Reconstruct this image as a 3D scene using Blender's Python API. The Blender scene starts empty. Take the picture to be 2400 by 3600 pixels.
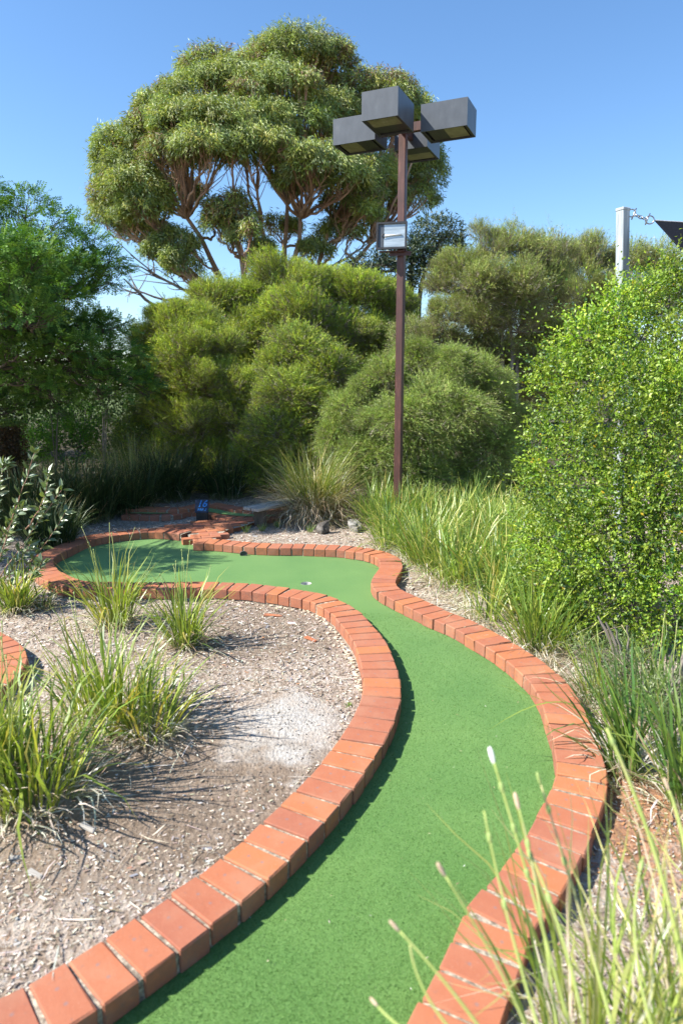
import bpy, math, random
import numpy as np
from mathutils import Vector, Matrix
from mathutils.geometry import tessellate_polygon

rng = np.random.default_rng(11)
random.seed(11)
SC = bpy.context.scene
COL = SC.collection

# ------------------------------------------------------------------ camera, sky, sun, exposure
CAM_H = 1.905
PITCH = 0.186
cam_d = bpy.data.cameras.new('camera')
cam = bpy.data.objects.new('camera', cam_d)
COL.objects.link(cam)
cam.location = (0, 0, CAM_H)
cam.rotation_euler = (math.pi / 2 - PITCH, 0, 0)
cam_d.lens = 24.0
cam_d.sensor_width = 36.0
cam_d.clip_start = 0.05
cam_d.clip_end = 2000
cam_d.dof.use_dof = True
cam_d.dof.focus_distance = 6.5
cam_d.dof.aperture_fstop = 2.3
SC.camera = cam

SUN_AZ = math.atan2(-0.975, -0.22)      # towards the sun: left, a little behind the camera
SUN_EL = math.radians(44)
world = bpy.data.worlds.new('World')
SC.world = world
world.use_nodes = True
wn, wl = world.node_tree.nodes, world.node_tree.links
wn.clear()
sky = wn.new('ShaderNodeTexSky')
sky.sky_type = 'NISHITA'
sky.sun_disc = False
sky.sun_elevation = SUN_EL
sky.sun_rotation = SUN_AZ
sky.altitude = 0
sky.air_density = 1.0
sky.dust_density = 0.25
sky.ozone_density = 3.5
bg = wn.new('ShaderNodeBackground')
bg.inputs['Strength'].default_value = 0.112
wo = wn.new('ShaderNodeOutputWorld')
hs = wn.new('ShaderNodeHueSaturation')
hs.inputs['Saturation'].default_value = 1.12
hs.inputs['Value'].default_value = 1.0
wl.new(sky.outputs[0], hs.inputs['Color'])
wl.new(hs.outputs[0], bg.inputs[0])
wl.new(bg.outputs[0], wo.inputs[0])

sl = bpy.data.lights.new('sun', 'SUN')
sl.energy = 5.0
sl.angle = math.radians(0.53)
sl.color = (1.0, 0.955, 0.88)
sun = bpy.data.objects.new('sun', sl)
COL.objects.link(sun)
sd = Vector((math.sin(SUN_AZ) * math.cos(SUN_EL), math.cos(SUN_AZ) * math.cos(SUN_EL), math.sin(SUN_EL)))
sun.rotation_euler = sd.to_track_quat('Z', 'Y').to_euler()
sun.location = (-8, -2, 12)

SC.view_settings.view_transform = 'Standard'
SC.view_settings.look = 'None'
SC.view_settings.exposure = 1.10
SC.view_settings.gamma = 1.0
SC.view_settings.use_curve_mapping = False
SC.cycles.max_bounces = 7
SC.cycles.transparent_max_bounces = 8

# ------------------------------------------------------------------ geometry helpers
FPX = 2400.0
cp, sp = math.cos(PITCH), math.sin(PITCH)


def ray(tx, ty):
    a, b = tx - 1200.0, ty - 1800.0
    return np.array((a, FPX * cp - b * sp, -(FPX * sp + b * cp)))


def P(tx, ty, F):                       # photo pixel at a forward distance
    r = ray(tx, ty)
    return r * (F / r[1]) + np.array((0, 0, CAM_H))


def G(tx, ty, z=0.0):                   # photo pixel on a horizontal plane
    r = ray(tx, ty)
    return r * ((z - CAM_H) / r[2]) + np.array((0, 0, CAM_H))


def DP(dx, dy, F):
    k = 2400 / 1568
    return P(dx * k, dy * k, F)


def DG(dx, dy, z=0.0):
    k = 2400 / 1568
    return G(dx * k, dy * k, z)


def nrm(a):
    a = np.asarray(a, float)
    return a / np.maximum(np.linalg.norm(a, axis=-1, keepdims=True), 1e-9)


def tag(o, label=None, cat=None, group=None, kind=None):
    if label: o['label'] = label
    if cat: o['category'] = cat
    if group: o['group'] = group
    if kind: o['kind'] = kind
    return o


def empty(name, loc, label, cat, group=None, rz=0.0):
    o = bpy.data.objects.new(name, None)
    COL.objects.link(o)
    o.location = [float(c) for c in loc]
    o.rotation_euler = (0, 0, rz)
    o.empty_display_size = 0.1
    return tag(o, label, cat, group)


def mesh_np(name, V, faces, col=None, smooth=False):
    """faces: list of int arrays (m,k)"""
    me = bpy.data.meshes.new(name)
    V = np.asarray(V, np.float32)
    me.vertices.add(len(V))
    me.vertices.foreach_set('co', V.ravel())
    fl = [np.asarray(f, np.int32) for f in faces if len(f)]
    nl = sum(f.size for f in fl)
    me.loops.add(nl)
    me.loops.foreach_set('vertex_index', np.concatenate([f.ravel() for f in fl]))
    cnt = np.concatenate([np.full(len(f), f.shape[1], np.int32) for f in fl])
    me.polygons.add(len(cnt))
    st = np.concatenate([[0], np.cumsum(cnt)[:-1]]).astype(np.int32)
    me.polygons.foreach_set('loop_start', st)
    me.polygons.foreach_set('loop_total', cnt)
    me.polygons.foreach_set('use_smooth', np.full(len(cnt), bool(smooth)))
    if col is not None:
        at = me.attributes.new('col', 'FLOAT_COLOR', 'POINT')
        c4 = np.ones((len(V), 4), np.float32)
        c4[:, :3] = col
        at.data.foreach_set('color', c4.ravel())
    me.update(calc_edges=True)
    return me


def link(name, me, mat, parent=None, kind=None):
    o = bpy.data.objects.new(name, me)
    if mat is not None and not me.materials:
        me.materials.append(mat)
    COL.objects.link(o)
    if parent is not None:
        o.parent = parent
    if kind: o['kind'] = kind
    return o


def local(V, root):
    m = np.array(root.matrix_basis.inverted() if False else Matrix.Translation(root.location).inverted())
    return V - np.array(root.location)


class MB:
    """collects simple solids, then links them as one mesh"""
    def __init__(s): s.v, s.f, s.n = [], {3: [], 4: []}, 0

    def add(s, V, F):
        V = np.asarray(V, float)
        for f in F:
            f = np.asarray(f)
            if f.ndim == 1: f = f[None]
            s.f.setdefault(f.shape[1], []).append(f + s.n)
        s.v.append(V)
        s.n += len(V)
        return s

    def box(s, c, size, R=None, bev=0.0):
        x, y, z = [d / 2 for d in size]
        b = min(bev, x * .9, y * .9, z * .9)
        if b <= 0:
            V = np.array([(i * x, j * y, k * z) for k in (-1, 1) for j in (-1, 1) for i in (-1, 1)], float)
            F = [[0, 2, 3, 1], [4, 5, 7, 6], [0, 1, 5, 4], [2, 6, 7, 3], [0, 4, 6, 2], [1, 3, 7, 5]]
        else:
            V, F = bevel_box(x, y, z, b)
        if R is not None: V = V @ np.array(R).T
        s.add(V + np.asarray(c, float), [np.array([f]) for f in F])
        return s

    def tube(s, pts, rad, sides=6, closed=False, cap=True):
        V, Q, Cp = tube_geo(pts, rad, sides, closed)
        s.add(V, [Q])
        if cap and not closed:
            for c in Cp: s.f.setdefault(len(c), []).append(np.array([c]) + s.n - len(V))
        return s

    def mesh(s, name, smooth=False):
        fl = [np.concatenate(v) for v in s.f.values() if len(v)]
        return mesh_np(name, np.concatenate(s.v), fl, smooth=smooth)

    def build(s, name, mat, parent=None, smooth=False, kind=None):
        return link(name, s.mesh(name, smooth), mat, parent, kind)


def bevel_box(x, y, z, b):
    V, idx = [], {}
    for sx in (-1, 1):
        for sy in (-1, 1):
            for sz in (-1, 1):
                for ax in range(3):
                    p = [sx * (x - b), sy * (y - b), sz * (z - b)]
                    p[ax] = (sx * x, sy * y, sz * z)[ax]
                    idx[(sx, sy, sz, ax)] = len(V)
                    V.append(p)
    V = np.array(V, float)
    F = []
    for ax in range(3):
        o = [a for a in range(3) if a != ax]
        for sg in (-1, 1):
            q = []
            for u, w in ((-1, -1), (1, -1), (1, 1), (-1, 1)):
                k = [0, 0, 0]; k[ax] = sg; k[o[0]] = u; k[o[1]] = w
                q.append(idx[(*k, ax)])
            F.append(q)
    for ax in range(3):
        o = [a for a in range(3) if a != ax]
        for u in (-1, 1):
            for w in (-1, 1):
                q = []
                for sg, face in ((-1, o[0]), (1, o[0]), (1, o[1]), (-1, o[1])):
                    k = [0, 0, 0]; k[ax] = sg; k[o[0]] = u; k[o[1]] = w
                    q.append(idx[(*k, face)])
                F.append(q)
    for sx in (-1, 1):
        for sy in (-1, 1):
            for sz in (-1, 1):
                F.append([idx[(sx, sy, sz, a)] for a in range(3)])
    out = []
    for f in F:
        p = V[f]
        n = np.cross(p[1] - p[0], p[2] - p[0])
        out.append(f if np.dot(n, p.mean(0)) > 0 else f[::-1])
    return V, out


def tube_geo(pts, rad, sides=6, closed=False):
    pts = np.asarray(pts, float)
    k = len(pts)
    rad = np.broadcast_to(np.asarray(rad, float), (k,))
    if closed: t = nrm(np.roll(pts, -1, 0) - np.roll(pts, 1, 0))
    else: t = nrm(np.gradient(pts, axis=0))
    mt = nrm(t.mean(0) + 1e-6)
    ref = np.eye(3)[np.argmin(np.abs(mt))] if not closed else None
    if closed:
        c = pts.mean(0)
        nn = nrm(np.cross(pts[0] - c, pts[k // 4] - c))
        ref = nn
    u = nrm(np.cross(t, ref))
    v = np.cross(t, u)
    a = np.linspace(0, 2 * np.pi, sides, endpoint=False)
    V = pts[:, None] + rad[:, None, None] * (np.cos(a)[None, :, None] * u[:, None] + np.sin(a)[None, :, None] * v[:, None])
    V = V.reshape(-1, 3)
    rows = k if closed else k - 1
    i = np.arange(rows)[:, None]; j = np.arange(sides)[None]
    i2 = (i + 1) % k; j2 = (j + 1) % sides
    Q = np.stack([i * sides + j, i * sides + j2, i2 * sides + j2, i2 * sides + j], -1).reshape(-1, 4)
    return V, Q, (list(range(sides))[::-1], [(k - 1) * sides + q for q in range(sides)])


class Tubes:
    def __init__(s): s.v, s.q, s.n = [], [], 0

    def add(s, pts, rad, sides=5):
        V, Q, _ = tube_geo(pts, rad, sides)
        s.v.append(V); s.q.append(Q + s.n); s.n += len(V)

    def build(s, name, mat, root, kind=None):
        me = mesh_np(name, local(np.concatenate(s.v), root), [np.concatenate(s.q)], smooth=True)
        return link(name, me, mat, root, kind)


def bez(a, c, b, k=8, jit=0.0):
    t = np.linspace(0, 1, k)[:, None]
    p = (1 - t) ** 2 * a + 2 * t * (1 - t) * c + t * t * b
    if jit: p[1:-1] += rng.normal(0, jit, (k - 2, 3))
    return p


def pick(n, pal, w=None, jit=0.12):
    pal = np.array(pal, float)
    if w is not None: w = np.array(w, float) / sum(w)
    i = rng.choice(len(pal), n, p=w)
    c = pal[i] * np.exp(rng.normal(0, jit, (n, 1))) * np.exp(rng.normal(0, jit * .35, (n, 3)))
    return np.clip(c, 0.002, 0.95)


def leaf_quads(C, D, N, L, W, bend=0.0):
    D = nrm(D); S = nrm(np.cross(D, N)); N = np.cross(S, D)
    L = np.broadcast_to(L, (len(C),))[:, None]; W = np.broadcast_to(W, (len(C),))[:, None]
    a = C; m = C + D * L * .45 + N * L * bend
    b = C + D * L - N * L * bend
    V = np.stack([a, m + S * W / 2, b, m - S * W / 2], 1).reshape(-1, 3)
    return V, np.arange(len(V)).reshape(-1, 4)


def needle_tris(C, D, L, W):
    D = nrm(D); S = nrm(np.cross(D, rng.normal(size=D.shape)))
    L = np.broadcast_to(L, (len(C),))[:, None]; W = np.broadcast_to(W, (len(C),))[:, None]
    V = np.stack([C - S * W / 2, C + S * W / 2, C + D * L], 1).reshape(-1, 3)
    return V, np.arange(len(V)).reshape(-1, 3)


def blades(base, az, lean, bend, L, W, segs=5, twist=None):
    """curved tapering strap leaves: returns V, quads"""
    n = len(base)
    s = np.linspace(0, 1, segs + 1)
    th = lean[:, None] + bend[:, None] * s[None] ** 1.6          # angle from vertical
    # some leaves are snapped or kinked part way along, all wander a little
    kp = rng.integers(1, segs + 1, n); kk = np.where(rng.random(n) < .16, rng.uniform(.5, 1.5, n), 0)
    th = th + kk[:, None] * (np.arange(segs + 1)[None] >= kp[:, None]) + np.cumsum(rng.normal(0, .05, th.shape), 1)
    th = np.minimum(th, 2.6)
    ds = (L / segs)[:, None]
    dr = np.sin(th[:, :-1] * .5 + th[:, 1:] * .5) * ds
    dz = np.cos(th[:, :-1] * .5 + th[:, 1:] * .5) * ds
    r = np.concatenate([np.zeros((n, 1)), np.cumsum(dr, 1)], 1)
    z = np.concatenate([np.zeros((n, 1)), np.cumsum(dz, 1)], 1)
    z = np.maximum(z, 0.006)
    azs_ = az[:, None] + np.cumsum(rng.normal(0, .07, (n, segs + 1)), 1)
    d = np.stack([np.cos(azs_), np.sin(azs_)], -1)
    C = np.zeros((n, segs + 1, 3))
    C[..., :2] = base[:, None, :2] + d * r[..., None]
    C[..., 2] = base[:, None, 2] + z
    tw = rng.uniform(-.9, .9, n) if twist is None else twist
    pd = np.stack([-np.sin(az + tw), np.cos(az + tw), np.zeros(n)], -1)
    w = (np.interp(s, [0, .3, .7, 1], [.55, 1, .8, .06])[None] * W[:, None] * .5)[..., None]
    V = np.stack([C - pd[:, None] * w, C + pd[:, None] * w], 2).reshape(-1, 3)
    i = (np.arange(n) * (segs + 1) * 2)[:, None] + (np.arange(segs) * 2)[None]
    Q = np.stack([i, i + 1, i + 3, i + 2], -1).reshape(-1, 4)
    return V, Q, C


def inpoly(x, y, poly):
    poly = np.asarray(poly)[:, :2]
    ins = np.zeros(np.shape(x), bool)
    xj, yj = poly[-1]
    for xi, yi in poly:
        c = (yi > y) != (yj > y)
        with np.errstate(divide='ignore', invalid='ignore'):
            xx = (xj - xi) * (y - yi) / (yj - yi + 1e-12) + xi
        ins ^= c & (x < xx)
        xj, yj = xi, yi
    return ins


def polydist(x, y, line):
    """distance to an open polyline"""
    best = np.full(np.shape(x), 1e9)
    L = np.asarray(line)[:, :2]
    for a, b in zip(L[:-1], L[1:]):
        d = b - a; l2 = (d ** 2).sum() + 1e-12
        t = np.clip(((x - a[0]) * d[0] + (y - a[1]) * d[1]) / l2, 0, 1)
        best = np.minimum(best, np.hypot(x - a[0] - t * d[0], y - a[1] - t * d[1]))
    return best


# ------------------------------------------------------------------ materials
def new_mat(name):
    m = bpy.data.materials.new(name)
    m.use_nodes = True
    nt = m.node_tree
    nt.nodes.clear()
    out = nt.nodes.new('ShaderNodeOutputMaterial')
    return m, nt.nodes, nt.links, out


def ramp(nd, stops, interp='LINEAR'):
    r = nd.new('ShaderNodeValToRGB')
    r.color_ramp.interpolation = interp
    e = r.color_ramp.elements
    e[0].position = stops[0][0]; e[0].color = (*stops[0][1], 1)
    e[1].position = stops[-1][0]; e[1].color = (*stops[-1][1], 1)
    for p, c in stops[1:-1]:
        q = e.new(p); q.color = (*c, 1)
    return r


def noise(nd, ln, scale, detail=4, rough=.55, vec=None, dist=0.0):
    n = nd.new('ShaderNodeTexNoise')
    n.inputs['Scale'].default_value = scale
    n.inputs['Detail'].default_value = detail
    n.inputs['Roughness'].default_value = rough
    n.inputs['Distortion'].default_value = dist
    if vec is not None: ln.new(vec, n.inputs['Vector'])
    return n


def mixc(nd, ln, fac, a, b, mode='MIX'):
    m = nd.new('ShaderNodeMix'); m.data_type = 'RGBA'; m.blend_type = mode
    for sock, v in ((m.inputs[0], fac), (m.inputs[6], a), (m.inputs[7], b)):
        if isinstance(v, (int, float)): sock.default_value = v
        elif isinstance(v, tuple): sock.default_value = (*v, 1)
        else: ln.new(v, sock)
    return m.outputs[2]


def math_n(nd, ln, op, a, b=None, clamp=False):
    m = nd.new('ShaderNodeMath'); m.operation = op; m.use_clamp = clamp
    for i, v in enumerate((a, b)):
        if v is None: continue
        if isinstance(v, (int, float)): m.inputs[i].default_value = v
        else: ln.new(v, m.inputs[i])
    return m.outputs[0]


def leaf_mat(name, trans=0.3, gloss=0.06, rough=0.45, tmul=(1.25, 1.35, .55)):
    m, nd, ln, out = new_mat(name)
    at = nd.new('ShaderNodeAttribute'); at.attribute_name = 'col'
    df = nd.new('ShaderNodeBsdfDiffuse'); tr = nd.new('ShaderNodeBsdfTranslucent'); gl = nd.new('ShaderNodeBsdfGlossy')
    ln.new(at.outputs['Color'], df.inputs['Color'])
    tc = mixc(nd, ln, 1.0, at.outputs['Color'], tmul, 'MULTIPLY')
    ln.new(tc, tr.inputs['Color'])
    gl.inputs['Roughness'].default_value = rough
    gl.inputs['Color'].default_value = (.9, .95, .9, 1)
    m1 = nd.new('ShaderNodeMixShader'); m1.inputs[0].default_value = trans
    m2 = nd.new('ShaderNodeMixShader'); m2.inputs[0].default_value = gloss
    ln.new(df.outputs[0], m1.inputs[1]); ln.new(tr.outputs[0], m1.inputs[2])
    ln.new(m1.outputs[0], m2.inputs[1]); ln.new(gl.outputs[0], m2.inputs[2])
    ln.new(m2.outputs[0], out.inputs[0])
    return m


def simple_mat(name, stops, scale=20, rough=.8, bump=.3, bscale=None, metallic=0.0, stretch=None, detail=5, spec=.4, bdist=.004):
    m, nd, ln, out = new_mat(name)
    tc = nd.new('ShaderNodeTexCoord')
    vec = tc.outputs['Object']
    if stretch:
        mp = nd.new('ShaderNodeMapping'); mp.inputs['Scale'].default_value = stretch
        ln.new(vec, mp.inputs['Vector']); vec = mp.outputs[0]
    n = noise(nd, ln, scale, detail, .6, vec)
    r = ramp(nd, stops)
    ln.new(n.outputs['Fac'], r.inputs[0])
    b = nd.new('ShaderNodeBsdfPrincipled')
    ln.new(r.outputs[0], b.inputs['Base Color'])
    b.inputs['Roughness'].default_value = rough
    b.inputs['Metallic'].default_value = metallic
    b.inputs['Specular IOR Level'].default_value = spec
    if bump:
        n2 = noise(nd, ln, bscale or scale * 3, 4, .6, vec)
        bp = nd.new('ShaderNodeBump'); bp.inputs['Strength'].default_value = bump; bp.inputs['Distance'].default_value = bdist
        ln.new(n2.outputs['Fac'], bp.inputs['Height']); ln.new(bp.outputs[0], b.inputs['Normal'])
    ln.new(b.outputs[0], out.inputs[0])
    return m


def geo_pos(nd):
    return nd.new('ShaderNodeNewGeometry').outputs['Position']


def brick_mat():
    m, nd, ln, out = new_mat('brick_clay')
    oi = nd.new('ShaderNodeObjectInfo')
    tc = nd.new('ShaderNodeTexCoord')
    base = ramp(nd, [(0, (.28, .084, .050)), (.3, (.33, .098, .048)), (.55, (.37, .114, .046)), (.8, (.43, .140, .044)), (1, (.31, .100, .062))])
    ln.new(oi.outputs['Random'], base.inputs[0])
    add = nd.new('ShaderNodeVectorMath'); add.operation = 'MULTIPLY_ADD'
    add.inputs[1].default_value = (1, 1, 1)
    cmb = nd.new('ShaderNodeCombineXYZ')
    rr = math_n(nd, ln, 'MULTIPLY', oi.outputs['Random'], 37.0)
    ln.new(rr, cmb.inputs[0]); ln.new(rr, cmb.inputs[1])
    ln.new(tc.outputs['Object'], add.inputs[0]); ln.new(cmb.outputs[0], add.inputs[2])
    vec = add.outputs[0]
    n1 = noise(nd, ln, 9, 5, .6, vec)
    c1 = mixc(nd, ln, math_n(nd, ln, 'MULTIPLY', n1.outputs['Fac'], .75), base.outputs[0], (.41, .175, .100))
    n2 = noise(nd, ln, 38, 4, .7, vec)
    r2 = ramp(nd, [(.60, (0, 0, 0)), (.70, (1, 1, 1))])
    ln.new(n2.outputs['Fac'], r2.inputs[0])
    c2 = mixc(nd, ln, math_n(nd, ln, 'MULTIPLY', r2.outputs[0], .5), c1, (.20, .12, .10))
    n3 = noise(nd, ln, 170, 3, .7, vec)
    r3 = ramp(nd, [(.62, (0, 0, 0)), (.72, (1, 1, 1))])
    ln.new(n3.outputs['Fac'], r3.inputs[0])
    c3 = mixc(nd, ln, math_n(nd, ln, 'MULTIPLY', r3.outputs[0], .4), c2, (.62, .40, .30))
    # two grey manufacturing spots on each brick
    sx = nd.new('ShaderNodeSeparateXYZ'); ln.new(tc.outputs['Object'], sx.inputs[0])
    ax = math_n(nd, ln, 'ABSOLUTE', sx.outputs[1])
    off = math_n(nd, ln, 'SUBTRACT', ax, .034)
    dd = math_n(nd, ln, 'SQRT', math_n(nd, ln, 'ADD', math_n(nd, ln, 'MULTIPLY', off, off),
               math_n(nd, ln, 'MULTIPLY', sx.outputs[0], sx.outputs[0])))
    dn = math_n(nd, ln, 'ADD', dd, math_n(nd, ln, 'MULTIPLY', n2.outputs['Fac'], .010))
    spot = nd.new('ShaderNodeMapRange')
    spot.inputs[1].default_value = .014; spot.inputs[2].default_value = .0085
    ln.new(dn, spot.inputs[0])
    c4 = mixc(nd, ln, math_n(nd, ln, 'MULTIPLY', spot.outputs[0], .6), c3, (.20, .15, .15))
    ex = math_n(nd, ln, 'DIVIDE', math_n(nd, ln, 'ABSOLUTE', sx.outputs[0]), .060)
    ey = math_n(nd, ln, 'DIVIDE', math_n(nd, ln, 'ABSOLUTE', sx.outputs[1]), .117)
    em = math_n(nd, ln, 'MAXIMUM', ex, ey)
    en = math_n(nd, ln, 'ADD', em, math_n(nd, ln, 'MULTIPLY', math_n(nd, ln, 'SUBTRACT', n2.outputs['Fac'], .5), .38))
    emr = nd.new('ShaderNodeMapRange'); emr.inputs[1].default_value = .92; emr.inputs[2].default_value = 1.04
    ln.new(en, emr.inputs[0])
    c4 = mixc(nd, ln, math_n(nd, ln, 'MULTIPLY', emr.outputs[0], .45), c4, (.15, .10, .080))
    n4 = noise(nd, ln, 4.5, 4, .6, geo_pos(nd))
    r4 = ramp(nd, [(.50, (0, 0, 0)), (.66, (1, 1, 1))])
    ln.new(n4.outputs['Fac'], r4.inputs[0])
    c4 = mixc(nd, ln, math_n(nd, ln, 'MULTIPLY', r4.outputs[0], .22), c4, (.42, .26, .17))
    b = nd.new('ShaderNodeBsdfPrincipled')
    ln.new(c4, b.inputs['Base Color'])
    b.inputs['Roughness'].default_value = .82
    b.inputs['Specular IOR Level'].default_value = .3
    bp = nd.new('ShaderNodeBump'); bp.inputs['Strength'].default_value = .5; bp.inputs['Distance'].default_value = .003
    hh = math_n(nd, ln, 'ADD', n2.outputs['Fac'], math_n(nd, ln, 'MULTIPLY', n3.outputs['Fac'], .4))
    ln.new(hh, bp.inputs['Height']); ln.new(bp.outputs[0], b.inputs['Normal'])
    ln.new(b.outputs[0], out.inputs[0])
    return m


def ground_mat():
    m, nd, ln, out = new_mat('mulch_ground')
    geo = nd.new('ShaderNodeNewGeometry')
    pos = geo.outputs['Position']
    n1 = noise(nd, ln, 70, 5, .7, pos)
    r1 = ramp(nd, [(.30, (.10, .070, .048)), (.45, (.20, .145, .102)), (.56, (.34, .265, .200)), (.68, (.55, .47, .39))])
    ln.new(n1.outputs['Fac'], r1.inputs[0])
    vo = nd.new('ShaderNodeTexVoronoi'); vo.inputs['Scale'].default_value = 60
    mp = nd.new('ShaderNodeMapping'); mp.inputs['Scale'].default_value = (1, .45, 1); mp.inputs['Rotation'].default_value = (0, 0, .5)
    ln.new(pos, mp.inputs[0]); ln.new(mp.outputs[0], vo.inputs['Vector'])
    hsv = ramp(nd, [(0, (.20, .15, .11)), (.45, (.40, .33, .27)), (1, (.62, .56, .49))])
    sp_ = nd.new('ShaderNodeSeparateColor'); ln.new(vo.outputs['Color'], sp_.inputs[0])
    ln.new(sp_.outputs[0], hsv.inputs[0])
    c = mixc(nd, ln, .5, r1.outputs[0], hsv.outputs[0])

    def blob(x, y, rx, ry, s=2.5, amp=.5, lo=.75, hi=1.1, ang=0.0):
        mpp = nd.new('ShaderNodeMapping'); mpp.vector_type = 'TEXTURE'
        mpp.inputs['Location'].default_value = (x, y, 0)
        mpp.inputs['Rotation'].default_value = (0, 0, ang)
        mpp.inputs['Scale'].default_value = (rx, ry, 1)
        fl = nd.new('ShaderNodeVectorMath'); fl.operation = 'MULTIPLY'; fl.inputs[1].default_value = (1, 1, 0)
        ln.new(pos, fl.inputs[0]); ln.new(fl.outputs[0], mpp.inputs[0])
        le = nd.new('ShaderNodeVectorMath'); le.operation = 'LENGTH'; ln.new(mpp.outputs[0], le.inputs[0])
        nn = noise(nd, ln, s, 6, .65, pos)
        d = math_n(nd, ln, 'ADD', le.outputs['Value'], math_n(nd, ln, 'MULTIPLY', math_n(nd, ln, 'SUBTRACT', nn.outputs['Fac'], .5), amp * 2))
        mr = nd.new('ShaderNodeMapRange'); mr.inputs[1].default_value = hi; mr.inputs[2].default_value = lo
        ln.new(d, mr.inputs[0])
        return mr.outputs[0]
    # bare compacted soil along the near kerb, pale sand patch, orange clay by the right kerb
    soil_n = noise(nd, ln, 30, 5, .65, pos)
    soil = ramp(nd, [(.3, (.12, .088, .062)), (.55, (.215, .160, .115)), (.75, (.38, .31, .245))])
    ln.new(soil_n.outputs['Fac'], soil.inputs[0])
    q = DG(520, 1830); b1 = blob(q[0], q[1], .75, .55, 3, .8)
    c = mixc(nd, ln, math_n(nd, ln, 'MULTIPLY', b1, .85), c, soil.outputs[0])
    q = DG(230, 1990); b1 = blob(q[0], q[1], .45, .35, 3, .8)
    c = mixc(nd, ln, math_n(nd, ln, 'MULTIPLY', b1, .7), c, soil.outputs[0])
    q = DG(560, 1440); b1 = blob(q[0], q[1], .9, .8, 3, .6)
    c = mixc(nd, ln, math_n(nd, ln, 'MULTIPLY', b1, .7), c, soil.outputs[0])
    q = DG(640, 1680)
    b2 = blob(q[0] + .05, q[1], .34, .56, 4, 1.3, .35, 1.0)
    sand_n = noise(nd, ln, 55, 5, .7, pos)
    sand = ramp(nd, [(.36, (.33, .30, .265)), (.5, (.42, .39, .35)), (.7, (.55, .53, .50))])
    ln.new(sand_n.outputs['Fac'], sand.inputs[0])
    c = mixc(nd, ln, math_n(nd, ln, 'MULTIPLY', b2, .95), c, sand.outputs[0])
    q = DG(1435, 1860); b3 = blob(q[0], q[1], .28, .5, 5, .7)
    cl = ramp(nd, [(.35, (.17, .09, .06)), (.55, (.36, .17, .08)), (.7, (.46, .33, .24))])
    ln.new(soil_n.outputs['Fac'], cl.inputs[0])
    c = mixc(nd, ln, math_n(nd, ln, 'MULTIPLY', b3, .85), c, cl.outputs[0])
    # leaf-litter soil further back and grass paddock far away
    sx = nd.new('ShaderNodeSeparateXYZ'); ln.new(pos, sx.inputs[0])
    mr = nd.new('ShaderNodeMapRange'); mr.inputs[1].default_value = 10.6; mr.inputs[2].default_value = 11.8
    ln.new(sx.outputs[1], mr.inputs[0])
    c = mixc(nd, ln, mr.outputs[0], c, (.085, .070, .045))
    mr = nd.new('ShaderNodeMapRange'); mr.inputs[1].default_value = 28; mr.inputs[2].default_value = 40
    ln.new(sx.outputs[1], mr.inputs[0])
    c = mixc(nd, ln, mr.outputs[0], c, (.10, .13, .045))
    b = nd.new('ShaderNodeBsdfPrincipled')
    ln.new(c, b.inputs['Base Color'])
    b.inputs['Roughness'].default_value = .95
    b.inputs['Specular IOR Level'].default_value = .15
    bp = nd.new('ShaderNodeBump'); bp.inputs['Strength'].default_value = .8; bp.inputs['Distance'].default_value = .012
    h = math_n(nd, ln, 'ADD', n1.outputs['Fac'], math_n(nd, ln, 'MULTIPLY', vo.outputs['Distance'], .5))
    ln.new(h, bp.inputs['Height']); ln.new(bp.outputs[0], b.inputs['Normal'])
    ln.new(b.outputs[0], out.inputs[0])
    return m


def turf_mat():
    m, nd, ln, out = new_mat('synthetic_turf')
    geo = nd.new('ShaderNodeNewGeometry'); pos = geo.outputs['Position']
    n1 = noise(nd, ln, 420, 2, .7, pos)
    n2 = noise(nd, ln, 170, 3, .7, pos)
    n3 = noise(nd, ln, 1.6, 4, .55, pos)
    r = ramp(nd, [(.34, (.026, .072, .010)), (.47, (.070, .165, .028)), (.57, (.130, .245, .058)), (.68, (.29, .41, .16))])
    f = math_n(nd, ln, 'ADD', math_n(nd, ln, 'MULTIPLY', n1.outputs['Fac'], .65), math_n(nd, ln, 'MULTIPLY', n2.outputs['Fac'], .35))
    ln.new(f, r.inputs[0])
    r3 = ramp(nd, [(.35, (.84, .90, .82)), (.65, (1.16, 1.08, 1.10))])
    ln.new(n3.outputs['Fac'], r3.inputs[0])
    c = mixc(nd, ln, 1.0, r.outputs[0], r3.outputs[0], 'MULTIPLY')
    b = nd.new('ShaderNodeBsdfPrincipled')
    ln.new(c, b.inputs['Base Color'])
    b.inputs['Roughness'].default_value = .7
    b.inputs['Specular IOR Level'].default_value = .35
    b.inputs['Sheen Weight'].default_value = .25
    b.inputs['Sheen Tint'].default_value = (.6, .9, .6, 1)
    bp = nd.new('ShaderNodeBump'); bp.inputs['Strength'].default_value = .6; bp.inputs['Distance'].default_value = .003
    ln.new(f, bp.inputs['Height']); ln.new(bp.outputs[0], b.inputs['Normal'])
    ln.new(b.outputs[0], out.inputs[0])
    return m


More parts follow.
